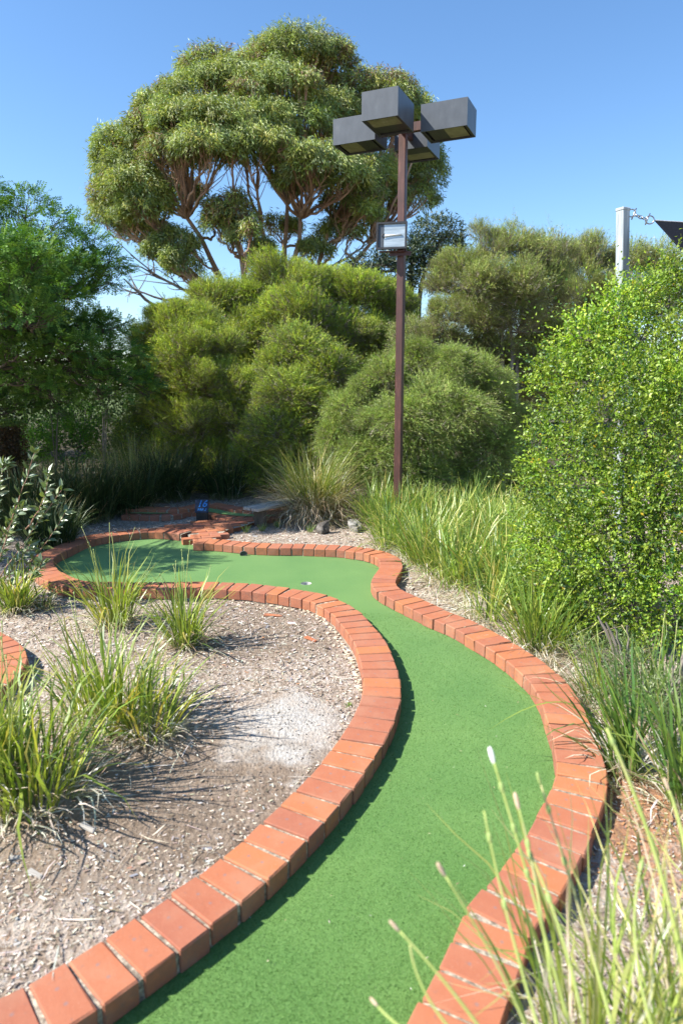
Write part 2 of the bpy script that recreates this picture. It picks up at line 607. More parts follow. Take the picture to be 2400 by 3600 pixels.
M = {}
M['brick'] = brick_mat()
M['ground'] = ground_mat()
M['turf'] = turf_mat()
M['mortar'] = simple_mat('mortar', [(.36, (.13, .105, .08)), (.50, (.30, .25, .19)), (.66, (.54, .47, .36))], 45, .95, .8, 120)
M['rubble'] = simple_mat('mortar_rubble', [(.3, (.38, .30, .20)), (.6, (.58, .50, .38)), (.8, (.66, .60, .48))], 25, .95, .6, 90)
M['leaf_euc'] = leaf_mat('eucalypt_leaf', .25, .05, .5)
M['leaf_needle'] = leaf_mat('needle_foliage', .30, .03, .5)
M['leaf_left'] = leaf_mat('pinnate_leaf', .25, .025, .5)
M['leaf_hedge'] = leaf_mat('hedge_leaf', .38, .035, .45)
M['blade'] = leaf_mat('strap_leaf', .30, .05, .42)
M['blade_dark'] = leaf_mat('dark_strap_leaf', .12, .03, .45)
M['chip'] = leaf_mat('wood_chip', 0.0, .02, .7)
M['fibre'] = leaf_mat('turf_fibre', .15, .03, .5)
M['sprig'] = leaf_mat('sprig_leaf', .22, .10, .4)
M['bark_euc'] = simple_mat('eucalypt_bark', [(.3, (.20, .125, .09)), (.5, (.40, .24, .16)), (.66, (.52, .38, .28)), (.8, (.58, .48, .38))], 1.6, .85, .5, 14, stretch=(1, 1, .35), bdist=.02)
M['bark_grey'] = simple_mat('grey_bark', [(.3, (.12, .10, .085)), (.6, (.26, .225, .19)), (.8, (.36, .32, .28))], 8, .9, .5, 30, stretch=(1, 1, .3))
M['bark_dark'] = simple_mat('dark_bark', [(.3, (.05, .04, .03)), (.7, (.13, .105, .08))], 8, .9, .5, 30, stretch=(1, 1, .3))
M['red_stem'] = simple_mat('red_stem', [(.3, (.26, .13, .09)), (.7, (.42, .26, .18))], 20, .7, .2)
M['pole'] = simple_mat('oxide_painted_steel', [(.3, (.045, .017, .013)), (.55, (.072, .025, .019)), (.75, (.13, .052, .038))], 6, .5, .25, 60, stretch=(3, 3, .6), spec=.5, bdist=.002)
M['lampbox'] = simple_mat('grey_painted_metal', [(.3, (.046, .054, .066)), (.6, (.064, .074, .088)), (.85, (.10, .11, .12))], 5, .42, .08, 40, stretch=(2, 2, 1), spec=.5, bdist=.001)
M['lampglass'] = simple_mat('lamp_diffuser', [(.3, (.11, .105, .055)), (.6, (.20, .19, .11)), (.8, (.34, .33, .24))], 14, .3, .1)
M['black'] = simple_mat('black_metal', [(.3, (.018, .018, .02)), (.7, (.035, .035, .038))], 20, .45, .1)
M['reflector'] = simple_mat('flood_reflector', [(.3, (.26, .31, .33)), (.55, (.46, .52, .54)), (.75, (.70, .75, .76))], 9, .28, .15, 30, metallic=.35, stretch=(.25, 1, 2.2))
M['bulb'] = simple_mat('bulb_glass', [(.3, (.6, .6, .58)), (.7, (.8, .8, .8))], 9, .2, 0)
M['galv'] = simple_mat('weathered_galvanised_steel', [(.3, (.25, .28, .29)), (.5, (.36, .39, .40)), (.7, (.50, .53, .54))], 7, .55, .15, 60, metallic=.25, stretch=(6, 6, .35), bdist=.001)
M['steel'] = simple_mat('steel', [(.3, (.30, .30, .31)), (.7, (.5, .5, .5))], 30, .35, 0, metallic=.9)
M['sail'] = simple_mat('shade_cloth', [(.3, (.006, .007, .010)), (.7, (.012, .013, .018))], 60, .9, .3, 300, spec=.1)
M['rope'] = simple_mat('pale_edge_cord', [(.3, (.45, .45, .45)), (.7, (.7, .7, .7))], 60, .8, 0)
M['timber'] = simple_mat('weathered_timber', [(.3, (.17, .155, .135)), (.5, (.33, .31, .28)), (.72, (.46, .44, .41))], 10, .85, .6, 26, stretch=(.5, 7, 7), bdist=.004)
M['signblack'] = simple_mat('sign_face', [(.3, (.012, .016, .03)), (.7, (.022, .03, .06))], 10, .35, 0)
M['signblue'] = simple_mat('sign_blue_print', [(.3, (.035, .19, .52)), (.7, (.045, .24, .60))], 10, .4, 0)
M['signwood'] = simple_mat('sign_block', [(.3, (.02, .018, .016)), (.7, (.05, .045, .04))], 14, .8, .4)
M['rock'] = simple_mat('rock', [(.3, (.05, .042, .036)), (.5, (.11, .095, .08)), (.72, (.26, .24, .21))], 9, .92, .9, 22, bdist=.02)
M['rock_pale'] = simple_mat('pale_rock', [(.3, (.14, .135, .12)), (.6, (.30, .29, .265))], 9, .92, .9, 22, bdist=.02)
M['rock_brown'] = simple_mat('brown_rock', [(.3, (.11, .085, .072)), (.6, (.20, .16, .14))], 7, .92, .9, 22, bdist=.02)
M['cup'] = simple_mat('golf_cup_plastic', [(.3, (.50, .50, .47)), (.7, (.62, .62, .60))], 10, .4, 0)
M['cupdark'] = simple_mat('cup_inside', [(.3, (.04, .04, .04)), (.7, (.06, .06, .06))], 10, .6, 0)
M['pod'] = simple_mat('seed_pod', [(.3, (.20, .30, .08)), (.7, (.36, .42, .14))], 40, .6, .2)
M['petal'] = simple_mat('white_petal', [(.3, (.75, .74, .70)), (.7, (.85, .84, .8))], 40, .6, 0)
M['stalk'] = simple_mat('flower_stalk', [(.25, (.26, .33, .07)), (.5, (.36, .42, .12)), (.7, (.45, .36, .20))], 9, .6, .1, stretch=(1, 1, .4))
M['tan'] = simple_mat('dry_tip', [(.3, (.40, .27, .17)), (.7, (.54, .41, .30))], 30, .7, 0)

# ------------------------------------------------------------------ kerb lines (traced top centre lines)
K1T = [(-420, 3835), (-250, 3752), (-80, 3668), (95, 3578), (256.4, 3482), (396, 3390), (519.6, 3307), (745.4, 3143.4), (835.3, 3071.8),
       (910.9, 3006.6), (981.7, 2940.6), (1045.8, 2876.5), (1105.2, 2816.2), (1160, 2752), (1214, 2687), (1262, 2622), (1295, 2563),
       (1321.5, 2510), (1337, 2460), (1341.2, 2413.6), (1340.6, 2383.4), (1337.7, 2354), (1329.1, 2324.6), (1317.7, 2296.6),
       (1305.4, 2268.6), (1289.6, 2242.8), (1273.1, 2218.4), (1253, 2196), (1233.7, 2173), (1213, 2153), (1192, 2137),
       (1167.7, 2123.7), (1144.7, 2111.8), (1120, 2102), (1038.7, 2086.7), (1002.5, 2079), (932.5, 2071), (893.5, 2065.4),
       (855, 2062), (813, 2059.7), (734, 2057), (620, 2058), (526, 2058.5), (428, 2058.5), (348, 2057.6), (281, 2054.5),
       (236, 2045.5), (196, 2027.7), (158, 2003), (146, 1978), (163, 1953), (209.5, 1931.7), (258.6, 1908), (312, 1890),
       (392.5, 1876), (468, 1868), (526, 1864), (607, 1866), (665, 1872)]
K2T = [(690, 1902), (766, 1904), (823, 1909), (887, 1915), (983, 1918.5), (1078, 1920), (1187, 1924), (1251, 1931),
       (1300, 1939), (1340, 1950), (1366, 1965), (1376, 1983), (1371, 2003), (1355, 2027), (1347, 2050), (1360, 2069),
       (1388.7, 2086.8), (1431.8, 2108), (1489, 2134.6), (1546.5, 2161), (1632.6, 2196.8), (1704, 2237), (1776, 2278),
       (1838, 2321), (1881, 2357), (1919.6, 2392), (1947, 2430), (1970.7, 2467), (1990, 2510), (2012, 2565), (2028, 2625),
       (2040, 2680), (2042, 2736), (2031.7, 2780.2), (2010.9, 2835.1), (1983.8, 2889.4), (1956.6, 2944.3), (1915.2, 3011.3),
       (1873, 3079.8), (1820, 3150), (1752.5, 3234.9), (1721, 3320), (1672, 3430), (1609, 3561), (1540, 3720), (1460, 3900)]
K3T = [(-190, 2196), (-100, 2215), (-25, 2252), (17, 2283), (32, 2310), (22, 2345), (-8, 2381), (-60, 2420), (-160, 2470)]
ZK = 0.09


def resample(p, ds):
    d = np.concatenate([[0], np.cumsum(np.linalg.norm(np.diff(p, axis=0), axis=1))])
    n = max(2, int(round(d[-1] / ds)) + 1)
    s = np.linspace(0, d[-1], n)
    return np.stack([np.interp(s, d, p[:, i]) for i in range(p.shape[1])], -1)


def smooth_line(T, z=ZK, win=.16, ds=.02):
    p = np.array([G(a, b, z) for a, b in T])
    # catmull-rom, then light smoothing
    q = []
    pp = np.vstack([2 * p[0] - p[1], p, 2 * p[-1] - p[-2]])
    for i in range(1, len(pp) - 2):
        for t in np.linspace(0, 1, 12, endpoint=False):
            a, b, c, d = pp[i - 1:i + 3]
            q.append(.5 * ((2 * b) + (-a + c) * t + (2 * a - 5 * b + 4 * c - d) * t * t + (-a + 3 * b - 3 * c + d) * t ** 3))
    q.append(p[-1])
    q = resample(np.array(q), ds)
    k = int(win / ds) | 1
    h = k // 2
    pad = np.vstack([q[0] + (q[0] - q[1]) * np.arange(h, 0, -1)[:, None], q, q[-1] + (q[-1] - q[-2]) * np.arange(1, h + 1)[:, None]])
    ker = np.hanning(k + 2)[1:-1]; ker /= ker.sum()
    q = np.stack([np.convolve(pad[:, i], ker, 'valid') for i in range(3)], -1)
    return resample(q, ds)


L1 = smooth_line(K1T, win=.30)
L2 = smooth_line(K2T, win=.22)
L3 = smooth_line(K3T, win=.30)
TURF = np.vstack([L1[::4, :2], L2[::4, :2]])


# ------------------------------------------------------------------ terrain
def fbm(x, y, s, seed=0):
    v = 0; a = 1
    r = np.random.default_rng(seed)
    for k in range(5):
        th, ph = r.uniform(0, 6.28, 2), r.uniform(0, 6.28, 2)
        v = v + a * (np.sin((x * np.cos(th[0]) + y * np.sin(th[0])) * s + ph[0]) * np.sin((x * np.cos(th[1]) + y * np.sin(th[1])) * s * 1.3 + ph[1]))
        a *= .55; s *= 2.1
    return v


def terrain(x, y):
    x = np.asarray(x, float); y = np.asarray(y, float)
    z = 0.005 + .012 * fbm(x, y, 2.0, 3) + .004 * fbm(x, y, 11, 4)
    left = 1 / (1 + np.exp((x - (.1 + .1 * y)) * 6))
    near = 1 / (1 + np.exp((y - 3.4) * 2.2))
    z = z + left * near * .062
    z = z - .02 * left * (1 - near) * (y < 6.2)
    back = np.clip((y - 9.2) / 3, 0, 1)
    z = z + back * .10
    z = z + .25 * np.clip((y - 30) / 60, 0, 1)
    right = np.clip((x - 1.9) / 2.5, 0, 1) * np.clip((y - 2) / 2, 0, 1)
    z = z + .15 * right
    d1 = polydist(x, y, L1[::6]); d2 = polydist(x, y, L2[::6]); d3 = polydist(x, y, L3[::6])
    ins = inpoly(x, y, TURF)
    z = np.where(ins, -.07, z)
    k = np.clip(np.minimum(np.minimum(d1, d2), d3) / .10, 0, 1)
    z = np.where(ins, z, np.minimum(z, .02 + .2 * np.clip((np.minimum(np.minimum(d1, d2), d3) - .05) * 3, 0, 9) + .0))
    z = np.where(np.minimum(np.minimum(d1, d2), d3) < .085, np.minimum(z, -.01), z)
    return z


def grid_terrain():
    xs = np.concatenate([[-600, -200, -80, -40, -22, -14, -10], np.arange(-7.6, 7.6, .07), [8, 10, 14, 22, 40, 80, 200, 600]])
    ys = np.concatenate([[-60, -20, -6, -2, -.5], np.arange(.3, 12.6, .07), [14, 15, 17, 20, 24, 30, 40, 60, 90, 150, 300, 900]])
    X, Y = np.meshgrid(xs, ys)
    Z = terrain(X.ravel(), Y.ravel())
    V = np.stack([X.ravel(), Y.ravel(), Z], -1)
    nx, ny = len(xs), len(ys)
    i = np.arange(ny - 1)[:, None]; j = np.arange(nx - 1)[None]
    a = i * nx + j
    Q = np.stack([a, a + 1, a + nx + 1, a + nx], -1).reshape(-1, 4)
    link('ground', mesh_np('ground', V, [Q], smooth=True), M['ground'], kind='structure')


grid_terrain()

# turf sheet with the cup hole
CUP = G(1076, 2051, 0.0)


def turf_sheet():
    ang = np.linspace(0, 2 * np.pi, 24, endpoint=False)
    hole = [Vector((CUP[0] + .054 * math.cos(a), CUP[1] + .054 * math.sin(a), 0)) for a in ang]
    outer = [Vector((p[0], p[1], 0)) for p in TURF]
    tris = tessellate_polygon([outer, hole])
    V = np.array([tuple(v) for v in outer + hole])
    T = np.array(tris)
    n = np.cross(V[T[:, 1]] - V[T[:, 0]], V[T[:, 2]] - V[T[:, 0]])[:, 2]
    T[n < 0] = T[n < 0][:, ::-1]
    link('turf', mesh_np('turf', V, [T]), M['turf'], kind='structure')


turf_sheet()


def turf_fibres():
    n = 300000
    # denser close to the camera: sample in distance with ~1/r weighting
    r = 1.5 + (rng.random(n) ** 1.5) * 4.0
    lat = rng.uniform(-.62, .62, n) * r
    x, y = lat, r
    ok = inpoly(x, y, TURF) & (np.hypot(x - CUP[0], y - CUP[1]) > .06)
    x, y = x[ok], y[ok]
    n = len(x)
    C = np.stack([x, y, np.zeros(n)], -1)
    D = nrm(np.stack([rng.normal(0, .55, n), rng.normal(0, .55, n), np.ones(n)], -1))
    sc = np.clip(y / 2.5, 1, 2.4)
    V, T = needle_tris(C, D, rng.uniform(.005, .009, n), .0016 * sc ** .6)
    c = pick(n, [(.040, .115, .018), (.078, .175, .032), (.130, .245, .058), (.21, .34, .11)], [3, 4, 3, 1.2], .15)
    o = link('turf_fibres', mesh_np('turf_fibres', V, [T], np.repeat(c, 3, 0)), M['fibre'], kind='stuff')


turf_fibres()
n = 240
r_ = 1.8 + rng.random(n) * 6; x_ = rng.uniform(-.5, .5, n) * r_
ok_ = inpoly(x_, r_, TURF)
x_, r_ = x_[ok_], r_[ok_]; n = len(x_)
C_ = np.stack([x_, r_, np.full(n, .011)], -1)
a_ = rng.uniform(0, 6.28, n)
V_, Q_ = leaf_quads(C_, np.stack([np.cos(a_), np.sin(a_), np.zeros(n)], -1), np.tile((.1, .1, 1.), (n, 1)), rng.gamma(2, .006, n) + .003, .004)
link('turf_debris', mesh_np('turf_debris', V_, [Q_], np.repeat(pick(n, [(.50, .40, .28), (.30, .2, .12), (.62, .58, .5)], None, .2), 4, 0)), M['chip'], kind='stuff')

cup = empty('golf_cup', (CUP[0], CUP[1], 0), 'small round white rimmed hole sunk in the green turf', 'golf hole')
mb = MB()
a = np.linspace(0, 2 * np.pi, 28, endpoint=False)
mb.tube([(.052 * math.cos(t), .052 * math.sin(t), -.004) for t in a], .0026, 6, closed=True)
mb.build('rim', M['cup'], cup, True)
mb = MB()
ring = [(.0515 * math.cos(t), .0515 * math.sin(t)) for t in a]
V = [(x, y, 0) for x, y in ring] + [(x, y, -.06) for x, y in ring]
nn = len(ring)
mb.add(V, [np.array([[i, i + nn, (i + 1) % nn + nn, (i + 1) % nn]]) for i in range(nn)])
mb.build('liner', M['cup'], cup)
mb = MB(); mb.add([(x, y, -.058) for x, y in ring], [np.array([list(range(nn))])]); mb.build('cup_floor', M['cupdark'], cup)

# ------------------------------------------------------------------ bricks
_bm = {}


def wedge_brick(wi, wo, length=.23, h=.09, var=0):
    """brick mesh: y = along length (wi at -y end, wo at +y end), x = width, top at z=0"""
    key = (round(wi / .004), round(wo / .004), round(length / .02), var)
    if key in _bm: return _bm[key]
    wi, wo = key[0] * .004, key[1] * .004
    V, F = bevel_box(.5, length / 2, h / 2, 0.0001)
    V, F = bevel_box(.5 * max(wi, wo), length / 2, h / 2, .0055)
    t = (V[:, 1] / length + .5)
    half = (wi + (wo - wi) * t) / 2
    V[:, 0] *= half / (max(wi, wo) / 2)
    r = np.random.default_rng(var * 7 + key[0])
    V += r.normal(0, .0012, V.shape)
    V[:, 2] -= h / 2
    mb = MB(); mb.add(V, [np.array([f]) for f in F])
    me = mb.mesh('brick')
    me.materials.append(M['brick'])
    _bm[key] = me
    return me


def kerb(line, root, spacing=.132, gap=.012, flip=1, vary=.0025, h=.11):
    d = np.concatenate([[0], np.cumsum(np.linalg.norm(np.diff(line, axis=0), axis=1))])
    tot = d[-1]
    tan = nrm(np.gradient(line, axis=0))
    ang = np.unwrap(np.arctan2(tan[:, 1], tan[:, 0]))
    kap = np.gradient(ang, d)
    k = 9
    kap = np.convolve(np.pad(kap, k // 2, 'edge'), np.ones(k) / k, 'valid')
    s = .06
    rl = np.array(root.location)
    cnt = 0
    while s < tot - .05:
        kk = np.interp(s, d, kap)
        sp_ = spacing if abs(kk) < 1.6 else spacing * .86
        p = np.array([np.interp(s, d, line[:, i]) for i in range(3)])
        th = np.interp(s, d, ang)
        # +y of brick = left normal of travel; left edge spacing = sp*(1 - kk*.115)
        gp_ = gap if p[1] < 3.3 else gap * .5
        wl_ = sp_ * (1 - kk * .115) - gp_; wr = sp_ * (1 + kk * .115) - gp_
        wmax = .121 if p[1] < 3.3 else .127
        wl_ = min(max(wl_, .05), wmax); wr = min(max(wr, .05), wmax)
        me = wedge_brick(wr, wl_, var=cnt % 5)
        o = bpy.data.objects.new('brick', me)
        COL.objects.link(o)
        o.parent = root
        nn_ = np.array((-math.sin(th), math.cos(th), 0)) * random.gauss(0, .0025)
        q = p - rl + nn_
        o.location = (q[0], q[1], p[2] - rl[2] + random.gauss(0, vary * .6))
        o.rotation_euler = (random.gauss(0, .007), random.gauss(0, .012), th + random.gauss(0, .014))
        cnt += 1
        s += sp_
    # mortar bed: rounded strip a little under the brick tops
    lw = .106
    nrml = np.stack([-tan[:, 1], tan[:, 0], np.zeros(len(tan))], -1)
    L = line[::3]; N = nrml[::3]
    jit = rng.normal(0, .0015, (len(L), 2))
    prof = [(-lw, -.12), (-lw, -.013), (-lw + .02, -.009), (0, -.008), (lw - .02, -.009), (lw, -.013), (lw, -.12)]
    V = np.stack([L + N * a_ + np.array((0, 0, b_)) for a_, b_ in prof], 1)
    V[:, 1:6, 2] += rng.normal(0, .001, (len(L), 5))
    npf = len(prof)
    V = V.reshape(-1, 3) - rl
    i = np.arange(len(L) - 1)[:, None]; j = np.arange(npf - 1)[None]
    a_ = i * npf + j
    Q = np.stack([a_, a_ + npf, a_ + npf + 1, a_ + 1], -1).reshape(-1, 4)
    link('mortar_bed', mesh_np('mortar_bed', V, [Q]), M['mortar'], root)
    return cnt


k1 = empty('brick_kerb', (*L1[len(L1) // 3][:2], 0), 'curved red brick kerb between the turf and the left mulch island, looping round the far green', 'kerb')
k2 = empty('brick_kerb', (*L2[len(L2) // 2][:2], 0), 'wavy red brick kerb on the right side of the turf, with the tight S-bend', 'kerb')
k3 = empty('brick_kerb', (*L3[len(L3) // 2][:2], 0), 'short curved end of red brick kerb at the left edge behind the grass tussocks', 'kerb')
print('kerb bricks', kerb(L1, k1), kerb(L2, k2), kerb(L3, k3, spacing=.120, gap=.012))

# paved brick path at the back, in the shade
_dh = G(857, 1944, .03)
_t = MB(); _t.tube([(_dh[0] + .038 * math.cos(t), _dh[1] - .012, .022 + .030 * math.sin(t)) for t in np.linspace(0, 2 * math.pi, 12, endpoint=False)], .007, 5, closed=True)
_t.add([(_dh[0] + .036 * math.cos(t), _dh[1] - .010, .022 + .028 * math.sin(t)) for t in np.linspace(0, 2 * math.pi, 12, endpoint=False)], [np.array([list(range(12))[::-1]])])
_o = _t.build('drain_hole', M['cupdark'], None)
tag(_o, 'small dark drain opening at the foot of the far right-hand kerb', 'drain')
path = empty('brick_path', (*G(700, 1860)[:2], 0), 'red brick paved path in the tree shade behind the green', 'path')
PP = [(520, 1861), (600, 1847), (664, 1838), (740, 1828), (800, 1816), (900, 1806), (985, 1808), (890, 1835), (871, 1843), (804, 1859),
      (778, 1874), (758, 1893), (700, 1897), (664, 1897), (655, 1870), (600, 1862)]
PW = np.array([G(a_, b_, .07)[:2] for a_, b_ in PP])
rl = np.array(path.location)
pave = wedge_brick(.108, .108, var=1)
th = .35
u = np.array((math.cos(th), math.sin(th))); v = np.array((-math.sin(th), math.cos(th)))
c0 = PW.mean(0)
npv = 0
for i in range(-40, 40):
    for j in range(-30, 30):
        q = c0 + u * (i * .24 + (j % 2) * .12) + v * (j * .118)
        if inpoly(q[0], q[1], PW) and polydist(q[0], q[1], L1[::6]) > .15 and polydist(q[0], q[1], L2[::6]) > .15 and npv < 300:
            o = bpy.data.objects.new('brick', pave)
            COL.objects.link(o); o.parent = path
            o.location = (q[0] - rl[0], q[1] - rl[1], .072 + random.gauss(0, .003))
            o.rotation_euler = (random.gauss(0, .01), random.gauss(0, .01), th - math.pi / 2 + random.gauss(0, .01))
            npv += 1
print('pavers', npv)
mb = MB(); cc = PW.mean(0)
sh = (PW - cc) * .97 + cc - rl[:2]
T = np.array(tessellate_polygon([[Vector((*p, 0)) for p in sh]]))
V = np.array([(*p, .058) for p in sh])
n_ = np.cross(V[T[:, 1]] - V[T[:, 0]], V[T[:, 2]] - V[T[:, 0]])[:, 2]
T[n_ < 0] = T[n_ < 0][:, ::-1]
link('mortar_bed', mesh_np('mortar_bed', V, [T]), M['mortar'], path)

# the next hole behind: two low kerbs and a sliver of green
B1T = [(440, 1789), (500, 1786), (600, 1788), (660, 1784), (700, 1775), (740, 1771), (790, 1778), (840, 1788), (900, 1793), (990, 1795)]
B2T = [(440, 1806), (520, 1808), (600, 1806), (650, 1797), (700, 1795), (750, 1804), (800, 1812), (860, 1817), (960, 1816)]
b1 = smooth_line(B1T, z=.135, win=.2); b2 = smooth_line(B2T, z=.085, win=.2)
kb1 = empty('brick_kerb', (*b1[len(b1) // 2][:2], .08), 'far wavy brick kerb behind the number sign, beyond the dark green strip', 'kerb')
kb2 = empty('brick_kerb', (*b2[len(b2) // 2][:2], .04), 'low brick kerb just behind the number sign, on the near side of the dark green strip', 'kerb')
print(kerb(b1, kb1), kerb(b2, kb2))
pol = [Vector((p[0], p[1], 0)) for p in b1[::5]] + [Vector((p[0], p[1], 0)) for p in b2[::-5]]
T = np.array(tessellate_polygon([pol]))
V = np.array([(p.x, p.y, .095) for p in pol])
n_ = np.cross(V[T[:, 1]] - V[T[:, 0]], V[T[:, 2]] - V[T[:, 0]])[:, 2]
T[n_ < 0] = T[n_ < 0][:, ::-1]
link('turf', mesh_np('turf', V, [T]), M['turf'], kind='structure')


# ------------------------------------------------------------------ mulch chips and litter
def mulch():
    n = 140000
    r = 1.5 + (rng.random(n) ** 1.25) * 9.5
    x = rng.uniform(-.66, .66, n) * r
    y = r
    d = np.minimum(np.minimum(polydist(x, y, L1[::8]), polydist(x, y, L2[::8])), polydist(x, y, L3[::8]))
    ok = ~inpoly(x, y, TURF) & (d > .125) & ~inpoly(x, y, PW)
    q = DG(640, 1680); sand = np.hypot((x - q[0]) / .45, (y - q[1]) / .62)
    ok &= (sand > .75) | (rng.random(n) < .10)
    q = DG(520, 1830); soil = np.hypot((x - q[0]) / .75, (y - q[1]) / .55) + rng.normal(0, .15, n)
    ok &= (soil > .9) | (rng.random(n) < .35)
    ok &= (fbm(x, y, 3, 9) > -.6) | (rng.random(n) < .5)
    x, y, r = x[ok], y[ok], r[ok]
    n = len(x)
    z = terrain(x, y) + rng.uniform(.001, .008, n)
    az = rng.uniform(0, 6.283, n)
    D = nrm(np.stack([np.cos(az), np.sin(az), rng.normal(0, .16, n)], -1))
    N = nrm(np.stack([rng.normal(0, .3, n), rng.normal(0, .3, n), np.ones(n)], -1))
    sc = np.clip(r / 4, .62, 1.5)
    L = rng.gamma(2.4, .0050, n) * sc + .005
    W = L * rng.uniform(.16, .5, n)
    C = np.stack([x, y, z], -1)
    S = nrm(np.cross(D, N))
    Lc, Wc = L[:, None], W[:, None]
    V = np.stack([C - D * Lc / 2 - S * Wc * .35, C - D * Lc / 2 * .8 + S * Wc * .5, C + D * Lc / 2 + S * Wc * .3, C + D * Lc / 2 * .85 - S * Wc * .5], 1).reshape(-1, 3)
    c = pick(n, [(.54, .48, .40), (.38, .31, .245), (.22, .165, .12), (.66, .61, .54), (.11, .08, .06), (.26, .26, .26), (.38, .22, .13)],
             [4, 4.4, 3.2, 1.6, 1.6, .8, .4], .14)
    q = DG(1430, 1880); cl = (np.hypot((x - q[0]) / .35, (y - q[1]) / .6) < 1) & (rng.random(n) < .5)
    c[cl] = pick(cl.sum(), [(.42, .20, .09), (.30, .17, .11)], None, .2)
    link('mulch', mesh_np('mulch', V, [np.arange(len(V)).reshape(-1, 4)], np.repeat(c, 4, 0)), M['chip'], kind='stuff')
    # fallen twigs and dry straps: thin bent strips
    n = 900
    r = 1.7 + rng.random(n) * 7
    x = rng.uniform(-.6, .62, n) * r; y = r
    d = np.minimum(polydist(x, y, L1[::8]), polydist(x, y, L2[::8]))
    ok = ~inpoly(x, y, TURF) & (d > .16) & ~inpoly(x, y, PW) & (np.hypot(x - DG(620, 1680)[0], y - DG(620, 1680)[1]) > .4)
    x, y = x[ok], y[ok]; n = len(x)
    base = np.stack([x, y, terrain(x, y) + .004], -1)
    V, Q, _ = blades(base, rng.uniform(0, 6.28, n), np.full(n, 1.35), rng.normal(.2, .15, n), rng.uniform(.05, .2, n), rng.uniform(.003, .007, n), 3)
    c = pick(n, [(.50, .44, .37), (.24, .17, .12), (.62, .57, .50)], None, .15)
    link('leaf_litter', mesh_np('leaf_litter', V, [Q], np.repeat(c, 8, 0)), M['chip'], kind='stuff')


mulch()


def blob_mesh(r, flat=(1, 1, 1), seed=0, sub=2, amp=.22):
    import bmesh
    bm = bmesh.new()
    bmesh.ops.create_icosphere(bm, subdivisions=sub, radius=1)
    V = np.array([v.co[:] for v in bm.verts])
    F = np.array([[v.index for v in f.verts] for f in bm.faces])
    bm.free()
    rr = np.random.default_rng(seed)
    k = rr.normal(size=(7, 3)) * 1.6; ph = rr.uniform(0, 6.28, 7)
    dd = 1 + amp * sum(np.sin(V @ kk + p) for kk, p in zip(k, ph)) / 3
    # chop with random planes for facets
    V = V * dd[:, None]
    for _ in range(7):
        n = nrm(rr.normal(size=3)); h = rr.uniform(.50, .85)
        e = V @ n - h
        V = V - np.where(e > 0, e, 0)[:, None] * n
    return V * np.array(flat) * r, F


def rock(name, tx, ty, size, flat, mat, label, cat, seed, z=None, sub=3):
    g = G(tx, ty, 0.02)
    V, F = blob_mesh(size, flat, seed, 3, .55)
    o = link(name, mesh_np(name, V, [F], smooth=False), mat)
    zz = float(terrain(g[0], g[1]))
    o.location = (g[0], g[1], zz + size * flat[2] * .45)
    o.rotation_euler = (0, 0, seed)
    return tag(o, label, cat)


# cream mortar rubble along the outside of the left kerb
def rubble():
    VV, FF, n0 = [], [], 0
    seg = [i for i, p in enumerate(L1) if 3.9 < p[1] < 6.2 and p[0] > -1.6]
    T_ = nrm(np.gradient(L1, axis=0))
    for _ in range(120):
        i = random.choice(seg)
        if rng.random() > .35 + .65 * (L1[i][1] < 5.9): continue
        n = np.array((-T_[i][1], T_[i][0], 0))
        q = L1[i] + n * (.118 + abs(random.gauss(0, .035)))
        if inpoly(q[0], q[1], TURF): continue
        V, F = blob_mesh(random.uniform(.009, .026), (1, .8, .5), random.randint(0, 99), 1)
        q[2] = float(terrain(q[0], q[1])) + .006
        VV.append(V + q); FF.append(F + n0); n0 += len(V)
    link('mortar_rubble', mesh_np('mortar_rubble', np.concatenate(VV), [np.concatenate(FF)]), M['rubble'], kind='stuff')


rubble()

# pebbles scattered on the soil
VV, FF, n0 = [], [], 0
for _ in range(420):
    q = DG(random.uniform(380, 800), random.uniform(1560, 1990))
    if inpoly(q[0], q[1], TURF) or polydist(q[0], q[1], L1[::8]) < .15: continue
    V, F = blob_mesh(random.uniform(.003, .0075), (1, .8, .6), random.randint(0, 99), 1)
    q[2] = float(terrain(q[0], q[1])) + .003
    VV.append(V + q); FF.append(F + n0); n0 += len(V)
link('pebbles', mesh_np('pebbles', np.concatenate(VV), [np.concatenate(FF)]), M['rock'], kind='stuff')


# larger loose pieces
def chip_piece(name, tx, ty, L, W, H, rz, mat, label, cat, seed):
    g = G(tx, ty, .05)
    mb = MB(); V, F = bevel_box(L / 2, W / 2, H / 2, min(W, H) * .3)
    r = np.random.default_rng(seed)
    V += r.normal(0, H * .12, V.shape)
    V[:, 1] *= 1 - .5 * np.clip(V[:, 0] / (L / 2), 0, 1)
    mb.add(V, [np.array([f]) for f in F])
    o = mb.build(name, mat)
    o.location = (g[0], g[1], float(terrain(g[0], g[1])) + H * .5 + .002)
    o.rotation_euler = (.05, .06, rz)
    return tag(o, label, cat)


